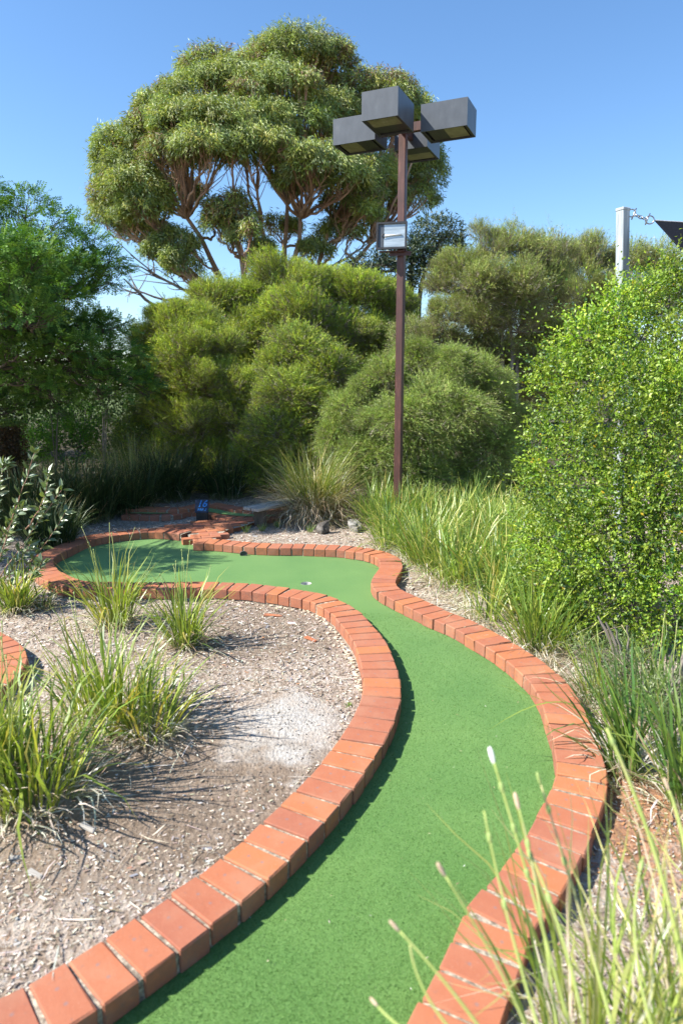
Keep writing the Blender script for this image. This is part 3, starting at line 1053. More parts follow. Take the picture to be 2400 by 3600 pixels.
M['driftwood'] = simple_mat('bleached_wood', [(.3, (.22, .20, .175)), (.7, (.44, .41, .37))], 14, .85, .5, 30, stretch=(.5, 5, 5))
chip_piece('wood_chunk', 310, 2925, .085, .028, .018, -.5, M['driftwood'], 'bleached grey wood chunk lying beside the nearest left tussock', 'wood', 1)
chip_piece('wood_chunk', 125, 3085, .075, .026, .012, -.45, M['driftwood'], 'pale pointed wood chip on the mulch at the lower left', 'wood', 2)
chip_piece('wood_chunk', 60, 3025, .06, .02, .012, .3, M['driftwood'], 'small pale wood chip close to the left edge below the near tussock', 'wood', 3)
chip_piece('brick_fragment', 1092, 2226, .115, .035, .012, -.75, M['brick'], 'thin broken brick shard half buried on the mulch inside the kerb bend', 'brick fragment', 4)
chip_piece('brick_fragment', 960, 2140, .16, .05, .012, -.08, M['brick'], 'flat red brick piece lying beside the cream mortar rubble', 'brick fragment', 5)

# ------------------------------------------------------------------ bench, sign, rocks
rock('rock', 1134, 1872, .115, (1, .8, .95), M['rock'], 'dark weathered stump-like rock at the foot of the big tussock', 'rock', 5)
rock('rock', 1250, 1866, .14, (1.2, .8, .8), M['rock_pale'], 'pale grey rock between the big tussock and the grass bed', 'rock', 8)
rock('boulder', 1215, 1800, .42, (1.25, .8, .72), M['rock_brown'], 'large brown boulder in shadow behind the pale grey rock', 'rock', 12)
rock('rock', 1845, 1880, .22, (1.2, .8, .7), M['rock_brown'], 'brown rock between the grass bed and the hedge', 'rock', 15)

bb = G(905, 1856, 0.0)
bench = empty('garden_bench', (bb[0], bb[1], float(terrain(bb[0], bb[1]))), 'low weathered timber bench half hidden by the big tussock', 'bench', rz=.95)
def plank(sz, c, name, par, mat=M['timber'], bev=.006, rot=None):
    mb = MB(); mb.box(c, sz, R=rot, bev=bev); return mb.build(name, mat, par)
plank((1.25, .13, .042), (.50, -.072, .265), 'plank', bench)
plank((1.25, .13, .042), (.50, .072, .265), 'plank', bench)
plank((.07, .17, .27), (.06, 0, .108), 'leg', bench, M['bark_dark'])
plank((.07, .17, .27), (.92, 0, .108), 'leg', bench, M['bark_dark'])

sb = G(712, 1824, 0.06)
sz0 = float(terrain(sb[0], sb[1]))
sign = empty('number_sign', (sb[0], sb[1], sz0), 'small dark sign on a block post with blue number 16', 'sign', rz=.06)
SW, SH = .185, .185
mb = MB(); mb.box((0, .01, .07), (.155, .12, .20), bev=.004); mb.build('post', M['signwood'], sign)
tilt = Matrix.Rotation(math.radians(-22), 3, 'X')
mb = MB(); mb.box((0, -.01, .24), (SW, .02, SH), R=tilt, bev=.003); mb.build('board', M['signblack'], sign)


def text_part(s, size, x, z, name, shear=.25, bold=.0):
    cu = bpy.data.curves.new(name, 'FONT')
    cu.body = s; cu.size = size; cu.align_x = 'CENTER'; cu.align_y = 'CENTER'
    cu.extrude = .0012; cu.shear = shear; cu.offset = bold
    tmp = bpy.data.objects.new(name, cu)
    COL.objects.link(tmp)
    dg = bpy.context.evaluated_depsgraph_get()
    me = bpy.data.meshes.new_from_object(tmp.evaluated_get(dg))
    bpy.data.objects.remove(tmp)
    me.materials.clear(); me.materials.append(M['signblue'])
    o = bpy.data.objects.new(name, me); COL.objects.link(o); o.parent = sign
    R4 = Matrix.Translation((0, -.01, .24)) @ tilt.to_4x4() @ Matrix.Translation((x, -.0125, z)) @ Matrix.Rotation(math.pi / 2, 4, 'X')
    o.matrix_local = R4
    return o


text_part('16', .135, 0, .028, 'number', .3, .0012)
text_part('PAR 3', .048, 0, -.052, 'lettering', .3, .0008)

# ------------------------------------------------------------------ lamp post
LF = 8.8
pt = P(1417, 470, LF)
px, py, pz = pt
TH = -math.radians(24)                    # arms' yaw
lamp = empty('lamp_post', (px, py, float(terrain(px, py))), 'tall maroon square lamp post with four grey box lamps and a floodlight', 'lamp post', rz=TH)
z0 = float(terrain(px, py))
top = pz - z0
mb = MB(); mb.box((0, 0, top / 2 - .1), (.09, .09, top + .2), bev=.006); mb.build('pole', M['pole'], lamp)
mb = MB(); mb.box((0, 0, top + .003), (.096, .096, .012), bev=.003); mb.build('pole_cap', M['pole'], lamp)
armz = top + .04
mb = MB(); mb.box((0, 0, armz + .012), (1.05, .062, .10), bev=.004); mb.build('cross_arm', M['pole'], lamp)
mb = MB(); mb.box((0, -.29, armz + .010), (.058, .51, .094), bev=.004); mb.box((0, .29, armz + .010), (.058, .51, .094), bev=.004); mb.build('cross_arm', M['pole'], lamp)
LX, WX, HX = .54, .42, .29


def lamp_head(cx, cy, ang, cz):
    """open-bottom metal box: shell, bottom frame, recessed diffuser; long side along arm direction"""
    R = np.array(Matrix.Rotation(ang, 3, 'Z'))
    t = .008
    mb = MB()
    def bx(c, s): mb.box(R @ np.array(c) + np.array((cx, cy, cz)), s, R=R)
    bx((0, 0, HX / 2 - t / 2), (LX, WX, t))
    for sgn in (-1, 1):
        bx((0, sgn * (WX / 2 - t / 2), -t / 2), (LX, t, HX - t))
        bx((sgn * (LX / 2 - t / 2), 0, -t / 2), (t, WX - 2 * t, HX - t))
    o = mb.build('lamp_box', M['lampbox'], lamp)
    mb = MB()
    fr = .03; zb = -HX / 2 + .012
    for sgn in (-1, 1):
        bx((0, sgn * (WX / 2 - t - fr / 2), zb), (LX - 2 * t, fr, .008))
        bx((sgn * (LX / 2 - t - fr / 2), 0, zb), (fr, WX - 2 * t - 2 * fr, .008))
    mb.build('frame', M['black'], o)
    mb = MB()
    bx((-.11, 0, zb + .004), (.19, WX - 2 * t - 2 * fr, .006))
    mb.build('blank_panel', M['black'], o)
    mb = MB()
    bx((.085, 0, zb + .005), (LX - .29, WX - 2 * t - 2 * fr, .005))
    mb.build('diffuser', M['lampglass'], o)
    return o


R0 = .50
lamp_head(-R0 - .05, 0, math.pi, armz + .02)
lamp_head(R0 + .05, 0, 0, armz + .02)
lamp_head(0, -R0 - .02, -math.pi / 2, armz + .02)
lamp_head(0, R0 + .05, math.pi / 2, armz + .02)
# floodlight on the pole
fp = P(1376, 829, LF - .12)
fz = fp[2] - z0
inv = Matrix.Rotation(-TH, 3, 'Z')
fl = inv @ Vector((fp[0] - px, fp[1] - py, 0))
flood = empty('floodlight', (0, 0, 0), None, None)
flood.parent = lamp
flood.location = (fl.x, fl.y, fz)
flood.rotation_euler = (math.radians(-6), 0, -TH - math.radians(12))
fw, fh, fd = .37, .315, .12
mb = MB()
mb.box((0, fd / 2 + .01, 0), (fw - .05, fd, fh - .05), bev=.03)
mb.build('housing', M['black'], flood)
mb = MB()
for s_ in (-1, 1):
    mb.box((s_ * (fw / 2 - .011), -.005, 0), (.022, .03, fh))
    mb.box((0, -.005, s_ * (fh / 2 - .011)), (fw - .044, .03, .022))
mb.build('bezel', M['black'], flood)
mb = MB(); mb.box((.035, .002, 0), (fw - .115, .006, fh - .045)); mb.build('reflector', M['reflector'], flood)
mb = MB(); mb.box((-fw / 2 + .055, .001, .0), (.065, .006, fh - .045)); mb.build('reflector_side', M['lampbox'], flood)
mb = MB(); mb.tube([(-.08, -.012, .0), (.0, -.012, .004), (.12, -.012, .008)], [.014, .009, .009], 8); mb.build('lamp_tube', M['bulb'], flood, True)
mb = MB(); mb.tube([(-.095 + .02 * math.cos(t), -.012, .022 * math.sin(t)) for t in np.linspace(0, 6.283, 12, endpoint=False)], .005, 5, closed=True); mb.build('lamp_holder', M['black'], flood, True)
mb = MB()
mb.box((.14, fd + .045, -fh / 2 + .02), (.05, .08, .04)); mb.box((0, .05, -fh / 2 - .012), (.30, .035, .012)); mb.box((.1, .085, -fh / 2 - .03), (.26, .012, .05))
mb.build('bracket', M['pole'], flood)

# ------------------------------------------------------------------ steel post, chain, shade sail
PF = 6.4
tp = P(2188, 735, PF); bt = P(2176, 1760, PF)
post = empty('steel_post', (tp[0], tp[1], 0), 'weathered square galvanised steel post rising out of the hedge', 'post', rz=math.radians(26))
dirx = (bt[0] - tp[0]) / (tp[2] - bt[2])
zb_ = -.2
hgt = tp[2] - zb_
mb = MB()
V, F = bevel_box(.042, .042, hgt / 2, .005)
V[:, 2] += hgt / 2 + zb_
Rz = np.array(Matrix.Rotation(-math.radians(26), 3, 'Z'))
sh = (tp[2] - V[:, 2]) * dirx
V[:, 0] += sh * math.cos(math.radians(26)); V[:, 1] += -sh * math.sin(math.radians(26))
mb.add(V, [np.array([f]) for f in F]); mb.build('shaft', M['galv'], post)
mb = MB(); mb.box((0, 0, tp[2] - .005), (.092, .092, .028), bev=.006); mb.build('cap', M['galv'], post)
ce = P(2300, 776, PF - .05); cs = P(2213, 746, PF - .02)


def link_loop(c, d, up, L, W, r):
    d = nrm(d); s_ = nrm(np.cross(d, up))
    t = np.linspace(0, 2 * np.pi, 14, endpoint=False)
    return [c + d * math.cos(a) * L / 2 + s_ * math.sin(a) * W / 2 for a in t], r


chain = empty('chain', cs, 'short steel chain with two shackles between the post and the black shade sail', 'chain')
ds = [0.07, .30, .43, .56, .80]
LLs = [(.072, .062, .0055), (.045, .028, .0045), (.040, .024, .004), (.045, .028, .0045), (.078, .066, .0055)]
for i, (f, (L, W, r)) in enumerate(zip(ds, LLs)):
    c = cs + (ce - cs) * f; c[2] -= .012 * math.sin(f * math.pi)
    up = np.array((0, 1, .1)) if i % 2 == 0 else np.array((0, .2, 1))
    pts, rr = link_loop(c - np.array(chain.location), ce - cs, up, L * .95, W, r)
    mb = MB(); mb.tube(pts, rr, 6, closed=True)
    if i in (0, 4):
        dn = nrm(ce - cs); sd_ = nrm(np.cross(dn, (0, 1, 0)))
        cc = c - np.array(chain.location) + dn * (.02 if i == 0 else -.02)
        mb.tube([cc - sd_ * .05, cc + sd_ * .05], .006, 6)
        mb.build('shackle', M['steel'], chain, True)
    else:
        mb.build('chain_link', M['steel'], chain, True)
sail = empty('shade_sail', ce, 'black shade sail corner stretched out to the right of the post', 'shade sail')
A = ce; B = P(2900, 790, 7.6); C_ = P(2560, 1150, 4.9)
n = 16
u_ = np.linspace(0, 1, n)
V = []
for a_ in u_:
    e1 = A + (B - A) * a_ + np.array((0, 0, -.02 * math.sin(a_ * math.pi)))
    e2 = A + (C_ - A) * a_ + nrm(B - A) * (.08 * math.sin(a_ * math.pi))
    for b_ in u_: V.append(e1 + (e2 - e1) * b_)
V = np.array(V) - ce
i = np.arange(n - 1)[:, None]; j = np.arange(n - 1)[None]; a_ = i * n + j
Q = np.stack([a_, a_ + 1, a_ + n + 1, a_ + n], -1).reshape(-1, 4)
o = link('cloth', mesh_np('cloth', V, [Q], smooth=True), M['sail'], sail)
sm = o.modifiers.new('thick', 'SOLIDIFY'); sm.thickness = .004
mb = MB(); mb.tube(V[::n] + np.array((0, 0, .004)), .005, 5); mb.build('edge_cord', M['rope'], sail)


# ------------------------------------------------------------------ trees and shrubs
def sphere_dirs(n, zlo=-.4):
    z = rng.uniform(zlo, 1, n); a = rng.uniform(0, 6.283, n); r = np.sqrt(np.maximum(0, 1 - z * z))
    return np.stack([r * np.cos(a), r * np.sin(a), z], -1)


GD = [('tall', 0)]


def px2m(dx, dy, F):
    """metres per displayed photo pixel at that spot"""
    return float(np.linalg.norm(DP(dx + 1, dy, F) - DP(dx, dy, F)))


def eucalypt():
    F0 = 25.0
    base = DP(640, 1100, F0); base[2] = .2
    root = empty('eucalyptus_tree', base, 'tall spreading eucalyptus tree with rounded leaf clouds and bare reddish limbs', 'tree')
    lobes = [  # D x, D y (centre of leaf cloud), rx, ry (px), depth offset
        (690, 120, 88, 42, 0), (760, 150, 58, 50, .5), (640, 130, 60, 40, 1), (485, 150, 58, 36, 0), (540, 190, 75, 40, -1), (600, 165, 70, 40, 0.4),
        (470, 205, 75, 34, -1), (640, 205, 85, 45, -1.2), (740, 215, 60, 40, 1), (400, 225, 55, 30, .5), (368, 255, 55, 34, -.5),
        (430, 285, 95, 48, -2.2), (350, 315, 60, 42, -1), (520, 290, 95, 50, -2.6), (610, 285, 80, 48, -2), (700, 290, 75, 42, -1.2),
        (570, 340, 90, 38, -2.8), (480, 345, 85, 38, -3), (400, 355, 75, 36, -2.2), (770, 265, 65, 38, -.5),
        (850, 215, 72, 38, .5), (905, 225, 62, 45, 1), (945, 270, 42, 50, 1.5), (880, 285, 70, 45, 1.2), (820, 290, 60, 36, 0),
        (280, 335, 58, 36, 0), (255, 385, 42, 40, 0), (290, 390, 60, 38, -1), (265, 450, 52, 42, .3), (310, 430, 66, 38, -1.6),
        (340, 470, 60, 36, -1.4), (250, 500, 42, 34, 0), (300, 500, 50, 30, -.6),
        (660, 375, 55, 30, -2.2), (735, 385, 85, 42, -2.8), (800, 405, 62, 36, -2), (700, 415, 60, 26, -2.2), (840, 430, 40, 34, -1),
        (960, 350, 48, 50, 2), (985, 405, 36, 44, 2), (920, 400, 62, 40, 2.2), (960, 455, 46, 30, 2.2), (880, 455, 52, 32, 1.6),
        (400, 560, 44, 34, -1), (420, 610, 42, 32, -1.2), (370, 580, 34, 26, -.6), (530, 490, 52, 36, -2), (500, 520, 36, 30, -1.6), (555, 540, 38, 28, -2),
        (600, 590, 34, 30, -1), (820, 500, 50, 30, 1), (770, 530, 46, 26, .5), (730, 580, 36, 24, 0), (640, 520, 40, 22, 1.5), (330, 530, 60, 30, .5),  (850, 400, 60, 40, .5), (790, 470, 60, 30, -.6), (400, 440, 60, 36, 1.0),
    ]
    tb = Tubes()
    LC, LD, LN, LL, LW, LCol = [], [], [], [], [], []
    # stems fan out from low on the trunk
    stems_T = [(545, 560, -1.2), (600, 520, -.6), (430, 500, -1.0), (690, 500, -.8), (760, 520, .3), (660, 470, .8), (355, 520, 0), (850, 560, 1.2)]
    stems = []
    tb.add(bez(base, base + np.array((0, 0, 1)), base + np.array((0, 0, 2.6)), 6), np.linspace(.55, .42, 6), 10)
    for i, (dx, dy, dz) in enumerate(stems_T):
        e = DP(dx, dy, F0 + dz)
        c = DP(dx * .35 + 640 * .65, 760, F0 + dz * .5)
        b0 = base + np.array((rng.normal(0, .15), rng.normal(0, .15), 2.4))
        p = bez(b0, c, e, 12, .05)
        stems.append(p)
        tb.add(p, np.linspace(.17, .065, 12), 7)
    SP = np.concatenate([s[5:] for s in stems])
    more = []
    for (dx, dy, rx, ry, dz) in lobes:
        for _ in range(2):
            a_ = rng.uniform(-.35, 3.5)
            more.append((dx + rx * .85 * math.cos(a_), dy - ry * .9 * math.sin(a_), rx * rng.uniform(.34, .52), ry * rng.uniform(.4, .6), dz + rng.normal(0, .6)))
    for (dx, dy, rx, ry, dz) in lobes + more:
        k = px2m(dx, dy, F0 + dz)
        c = DP(dx, dy, F0 + dz)
        R = np.array((rx * k, rx * k * .9, ry * k * 1.08)) * rng.uniform(.95, 1.1)
        foot = c - np.array((0, 0, R[2] * .9))
        tgt = base + np.array((0, 0, 3.0))
        # attach where a stem is closest under the lobe
        score = np.linalg.norm(SP - foot, axis=1) + np.where(SP[:, 2] > foot[2] - .3, 3, 0)
        a = SP[np.argmin(score)]
        p = bez(a, a * .5 + foot * .5 + np.array((rng.normal(0, .3), rng.normal(0, .3), -.25)), foot, 9, .04)
        tb.add(p, np.linspace(.055, .028, 9), 5)
        # ribs inside the lobe
        nr = 16 if rx > 34 else 5
        dirs = sphere_dirs(nr, .05)
        for d in dirs:
            e = c + d * R * .92
            s0 = p[rng.integers(4, 9)]
            pp = bez(s0, s0 * .55 + e * .45 + np.array((0, 0, -.18)), e, 6, .02)
            tb.add(pp, np.linspace(.015, .005, 6), 4)
        area = R[0] * R[2] + R[0] * R[1]
        nc = int(225 * area / 1.3)
        nc = max(45, min(nc, 420))
        d = sphere_dirs(nc, -.32)
        # lumpy shell
        lump = 1 + .10 * np.sin(d @ rng.normal(size=3) * 5 + rng.uniform(0, 6)) + .08 * np.sin(d @ rng.normal(size=3) * 8)
        q = c + d * R * (lump * rng.uniform(.62, 1.0, nc) ** .6)[:, None]
        m = 16
        cc = np.repeat(q, m, 0) + rng.normal(0, .085, (nc * m, 3))
        dd = np.repeat(d, m, 0)
        D = nrm(dd * np.array((.55, .55, .15)) + np.array((0, 0, -.55)) + rng.normal(0, .42, dd.shape))
        N = nrm(dd + rng.normal(0, .55, dd.shape) + np.array((-.25, -.2, .35)))
        LC.append(cc); LD.append(D); LN.append(N)
        tone = rng.normal(0, .10)
        pal = [(.32, .36, .075), (.24, .295, .075), (.17, .23, .08), (.40, .40, .095), (.32, .36, .18)]
        col = pick(nc, pal, [3, 4, 3, 1.3, 1.5], .14) * math.exp(tone)
        if rng.random() < .25:
            col[rng.random(nc) < .3] = (.22, .13, .07)
        LCol.append(np.repeat(col, m, 0) * np.exp(rng.normal(0, .12, (nc * m, 1))))
    # a few loose hanging twigs of leaves inside the bare part
    C = np.concatenate(LC); D = np.concatenate(LD); N = np.concatenate(LN); col = np.concatenate(LCol)
    n_ = len(C)
    V, Q = leaf_quads(C, D, N, rng.uniform(.13, .20, n_), rng.uniform(.026, .040, n_), .04)
    print('euc leaves', n_)
    tb.build('trunk', M['bark_euc'], root)
    tb = None
    link('crown', mesh_np('crown', V - base, [Q], np.repeat(col, 4, 0)), M['leaf_euc'], root, 'stuff')
    # bare lower-left branches
    tb = Tubes()
    for (a, m_, e) in [((520, 690), (440, 690), (300, 585)), ((500, 690), (400, 700), (275, 660)), ((500, 700), (380, 640), (300, 610)),
                       ((380, 720), (330, 690), (285, 640)), ((470, 680), (430, 640), (400, 545)), ((700, 640), (800, 600), (850, 540)), ((740, 640), (790, 610), (835, 585))]:
        tb = Tubes()
        p = bez(DP(*a, F0), DP(*m_, F0 - .5), DP(*e, F0 - 1), 10, .04)
        tb.add(p, np.linspace(.075, .018, 10), 5)
        for _ in range(7):
            i = rng.integers(3, 9); q = p[i]
            e2 = q + rng.normal(0, .5, 3) + (p[-1] - p[0]) * .10 + np.array((0, 0, .3))
            tb.add(bez(q, (q + e2) / 2 + rng.normal(0, .1, 3), e2, 6), np.linspace(.02, .007, 6), 4)
        tb.build('branch', M['bark_grey'], root)


def lobed_tree(name, label, cat, basept, lobes, F0, leaf, trunk_r, bark, mat, group=None, inst=None, stems=4, trunk=True, twigs=10, twig_r=.012, bark_twig=None, twig_share=1.0):
    """generic: lobes (dx,dy,rx,ry,dF); leaf(c,d,R)-> V,F(col) builder arrays"""
    root = empty(name, basept, label, cat, group)
    tb = Tubes(); tw = Tubes()
    VV, FF, CC, n0 = [], [], [], 0
    b = np.array(basept, float)
    cs_ = np.array([DP(l[0], l[1], F0 + l[4]) for l in lobes])
    cen = cs_.mean(0)
    st = []
    for i in range(stems):
        tgt = cs_[rng.integers(len(cs_))] * .55 + cen * .45
        tgt[2] = max(tgt[2], b[2] + .5)
        p = bez(b + np.array((rng.normal(0, trunk_r * .8), rng.normal(0, trunk_r * .8), 0)), b * .6 + tgt * .4 + np.array((0, 0, .25 * (tgt[2] - b[2]))), tgt, 10, trunk_r * .3)
        st.append(p); tb.add(p, np.linspace(trunk_r, trunk_r * .35, 10), 6)
    SP = np.concatenate([s[2:] for s in st])
    for l, c in zip(lobes, cs_):
        dx, dy, rx, ry, dz = l
        k = px2m(dx, dy, F0 + dz)
        R = np.array((rx * k, (rx * .5 + ry * .5) * k * .9, ry * k))
        sc = np.linalg.norm(SP - c, axis=1) + np.where(SP[:, 2] > c[2], .6, 0)
        a = SP[np.argmin(sc)]
        low = c - np.array((0, 0, R[2] * .4))
        p = bez(a, a * .5 + low * .5 + rng.normal(0, .08, 3), low, 7, .015)
        tb.add(p, np.linspace(trunk_r * .33, trunk_r * .13, 7), 5)
        for d in sphere_dirs(int(twigs * twig_share), -.3):
            e = c + d * R * rng.uniform(.75, 1.0)
            s0 = p[rng.integers(3, 7)]
            tw.add(bez(s0, (s0 + e) / 2 + rng.normal(0, .06, 3) - np.array((0, 0, .05)), e, 5, .01), np.linspace(twig_r, twig_r * .4, 5), 3)
        if inst is not None:
            o = bpy.data.objects.new('foliage', inst[rng.integers(len(inst))])
            COL.objects.link(o); o.parent = root; o['kind'] = 'stuff'
            o.location = tuple(float(q_) for q_ in (c - b + rng.normal(0, .16, 3) * R))
            o.scale = tuple(float(q_) for q_ in R * rng.uniform(.92, 1.12, 3))
            o.rotation_euler = (rng.normal(0, .3), rng.normal(0, .3), rng.uniform(0, 6.283))
            for _s in range(3):
                d_ = sphere_dirs(1, -.6)[0]
                o2 = bpy.data.objects.new('foliage', inst[rng.integers(len(inst))])
                COL.objects.link(o2); o2.parent = root; o2['kind'] = 'stuff'
                o2.location = tuple(float(q_) for q_ in (c - b + d_ * R * rng.uniform(.65, .95)))
                o2.scale = tuple(float(q_) for q_ in R.mean() * rng.uniform(.35, .6) * rng.uniform(.7, 1.3, 3))
                o2.rotation_euler = (rng.normal(0, .3), rng.normal(0, .3), rng.uniform(0, 6.283))
            continue
        V, F, C = leaf(c, R)
        VV.append(V); FF.append(F + n0); CC.append(C); n0 += len(V)
    tb.build('trunk', bark, root)
    if tw.n: tw.build('twigs', bark_twig or bark, root, 'stuff')
    if inst is not None: return 0
    V = np.concatenate(VV)
    link('crown', mesh_np('crown', V - b, [np.concatenate(FF)], np.concatenate(CC)), mat, root, 'stuff')
    return n0


def needle_lobes(n, pal, w, updir=.7, L=(.3, .6), W=.017, spread=.3, m=15, zlo=-.8, out=.6, dead=.12, droop=0.0, shell=.3, nl_=(.07, .15), k=3):
    """unit-radius clumps of needle sprays, reused by every lobe of a shrub at its own size and turn"""
    out_ = []
    for _ in range(k):
        d = sphere_dirs(n, zlo)
        lump = 1 + .17 * np.sin(d @ rng.normal(size=3) * 3.5 + rng.uniform(0, 6)) + .13 * np.sin(d @ rng.normal(size=3) * 8) + .10 * np.sin(d @ rng.normal(size=3) * 14)
        rad = (lump * rng.uniform(shell, 1.0, n) ** .55)[:, None]
        q = d * rad
        tone = np.exp(.22 * np.sin(d @ rng.normal(size=3) * 6 + 2))[:, None]
        col = pick(n, pal, w, .14) * tone
        dm = (rng.random(n) < dead * np.clip(1.0 - 1.1 * d[:, 2], .05, 2))
        col[dm] = pick(int(dm.sum()), [(.24, .20, .15), (.33, .29, .24), (.17, .14, .10)], None, .15)
        D0 = nrm(d * out + np.array((0, 0, updir)) + rng.normal(0, spread, d.shape) + np.array((0, 0, -droop)))
        ln_ = rng.uniform(L[0], L[1], n)
        lg = rng.random(n) < .12
        ln_[lg] *= rng.uniform(1.5, 2.4, int(lg.sum()))
        A = rng.uniform(0, 1, (n, m)) * ln_[:, None]
        bow = np.array((0, 0, -1.0)) * ((A / .5) ** 2)[..., None] * .10 * (1 + 2 * droop)
        qq = (q[:, None] + D0[:, None] * A[..., None] + bow).reshape(-1, 3)
        D = nrm(np.repeat(D0, m, 0) * .8 + rng.normal(0, .45, (n * m, 3)))
        V, T = needle_tris(qq, D, rng.uniform(*nl_, n * m), W)
        C = np.repeat(np.repeat(col, m, 0) * np.exp(rng.normal(0, .18, (n * m, 1))), 3, 0)
        V2, T2 = needle_tris(q - D0 * .2, D0, ln_ + .2, W * .6)
        c2 = pick(n, [(.20, .17, .10), (.26, .23, .14), (.18, .22, .07)], None, .15)
        me = mesh_np('foliage', np.concatenate([V, V2]), [np.concatenate([T, T2 + len(V)])], np.concatenate([C, np.repeat(c2, 3, 0)]))
        me.materials.append(M['leaf_needle'])
        out_.append(me)
    return out_


GREENY = [(.37, .43, .050), (.29, .37, .055), (.20, .28, .060), (.44, .48, .080)]
GREYG = [(.25, .33, .075), (.31, .39, .10), (.18, .26, .07), (.38, .42, .15)]
OLIVE = [(.32, .36, .10), (.26, .31, .09), (.40, .41, .16), (.20, .26, .08)]

eucalypt()

# dark tree behind, right of the eucalypt
def dense_leaf(dens, pal, w, L, W, zlo=-.6, m=8, jit=.06, droop=.3, shell=.7, bend=.03, yel=0.0):
    def f(c, R):
        area = (R[0] * R[2] + R[0] * R[1] + R[1] * R[2])
        n = max(30, int(dens * area))
        d = sphere_dirs(n, zlo)
        lump = 1 + .13 * np.sin(d @ rng.normal(size=3) * 4 + rng.uniform(0, 6)) + .08 * np.sin(d @ rng.normal(size=3) * 9)
        q = c + d * R * (lump * rng.uniform(shell, 1.0, n) ** .6)[:, None]
        qq = np.repeat(q, m, 0) + rng.normal(0, jit, (n * m, 3))
        dd = np.repeat(d, m, 0)
        D = nrm(dd * .6 + rng.normal(0, .6, dd.shape) + np.array((0, 0, -droop)))
        N = nrm(dd * .6 + np.array((0, 0, .5)) + rng.normal(0, .55, dd.shape))
        V, Q = leaf_quads(qq, D, N, rng.uniform(*L, n * m), rng.uniform(*W, n * m), bend)
        col = np.repeat(pick(n, pal, w, .12) * math.exp(rng.normal(0, .08)), m, 0) * np.exp(rng.normal(0, .15, (n * m, 1)))
        if yel:
            y_ = rng.random(n * m) < yel
            col[y_] = (.55, .42, .05)
        return V, Q, np.repeat(col, 4, 0)
    return f


b = DP(930, 1050, 22); b[2] = .2
lobed_tree('dark_tree', 'dark glossy tree whose round crown shows right of the floodlight', 'tree', b,
           [(1000, 535, 58, 36, 0), (1035, 570, 34, 30, .5), (950, 590, 60, 34, 0), (870, 600, 50, 26, -.5), (985, 580, 60, 40, 0), (900, 640, 60, 34, 0), (1000, 640, 60, 40, 0), (820, 620, 34, 20, 0)],
           22, dense_leaf(140, [(.045, .075, .030), (.035, .06, .025), (.07, .10, .04)], None, (.12, .18), (.028, .04), m=10, jit=.09), .16, M['bark_dark'], M['leaf_euc'], stems=4, twigs=10, twig_r=.02)


# paperbark / tea-tree shrubs in a row
def shrub(label, dxb, F, lobes, leaf, tr=.06, stems=5, twigs=34, twr=.006, bark='bark_grey', name='paperbark_shrub', group='needle leaved shrubs behind the green'):
    b = DP(dxb, 1150, F); b[2] = float(terrain(b[0], b[1]))
    return lobed_tree(name, label, 'shrub', b, lobes, F, None, tr, M[bark], M['leaf_needle'], group, leaf, stems=stems, twigs=twigs, twig_r=twr, bark_twig=M['bark_grey'])


nv = 0
LG = needle_lobes(2000, GREENY, [3, 3, 2, 2], .9, dead=.22)
LM = needle_lobes(2000, GREENY, [2, 3, 3, 1], .55, dead=.22, k=2)
LF_ = needle_lobes(2100, GREYG, [3, 3, 2, 1.4], .25, out=.85, droop=.25, spread=.35, dead=.15, W=.014, k=3)
LO = needle_lobes(900, OLIVE, [3, 3, 1.6, 2], .85, dead=.30, W=.015, shell=.12, k=3)
nl = LG
nv += shrub('tallest yellow green needle shrub, rising in front of the eucalypt trunk', 740, 14.5,
            [(640, 640, 60, 34, 0), (700, 650, 62, 42, -.3), (770, 660, 62, 38, 0), (570, 680, 62, 40, 0), (500, 700, 60, 40, -.2), (840, 690, 62, 44, .1), (900, 700, 40, 46, .3),
             (620, 720, 70, 50, -.7), (720, 730, 75, 50, -.8), (800, 750, 70, 50, -.5), (560, 770, 60, 50, -.6), (870, 780, 55, 50, -.2), (690, 800, 80, 50, -.6), (600, 840, 70, 50, -.3), (700, 900, 80, 60, -.2), (800, 930, 70, 60, 0), (780, 840, 80, 50, -.2), (860, 860, 50, 50, 0), (930, 760, 36, 50, .4), (900, 820, 50, 50, .5), (660, 680, 80, 40, .3), (760, 690, 80, 40, .3)], nl)
nl = LG
nv += shrub('broad yellow green needle shrub beside the dark left tree', 440, 12.6,
            [(395, 745, 60, 40, 0), (340, 775, 42, 36, .3), (455, 735, 55, 38, .2), (420, 810, 72, 48, -.5), (350, 850, 45, 48, 0), (490, 800, 56, 46, -.2), (460, 880, 70, 50, -.6),
             (380, 930, 60, 50, -.2), (520, 880, 52, 50, -.5), (450, 960, 70, 50, -.6), (540, 960, 55, 50, -.5), (350, 1010, 55, 46, 0), (430, 1040, 70, 46, -.3), (520, 1050, 60, 46, -.4), (580, 1000, 40, 50, 0), (400, 1100, 70, 40, -.2), (500, 1110, 80, 44, -.4), (590, 1090, 50, 44, -.2), (330, 1070, 50, 40, 0)], nl)
nl = LM
nv += shrub('mid green needle shrub in the middle of the row, behind the bench', 680, 11.8,
            [(690, 810, 60, 44, 0), (740, 860, 55, 44, 0), (640, 850, 46, 40, 0), (680, 910, 70, 48, -.4), (610, 930, 45, 48, 0), (740, 950, 60, 50, -.3), (650, 990, 66, 50, -.5), (590, 1040, 50, 50, -.2),
             (700, 1050, 70, 50, -.4), (620, 1100, 60, 40, -.3), (760, 1030, 50, 50, 0)], nl)
nl = LF_
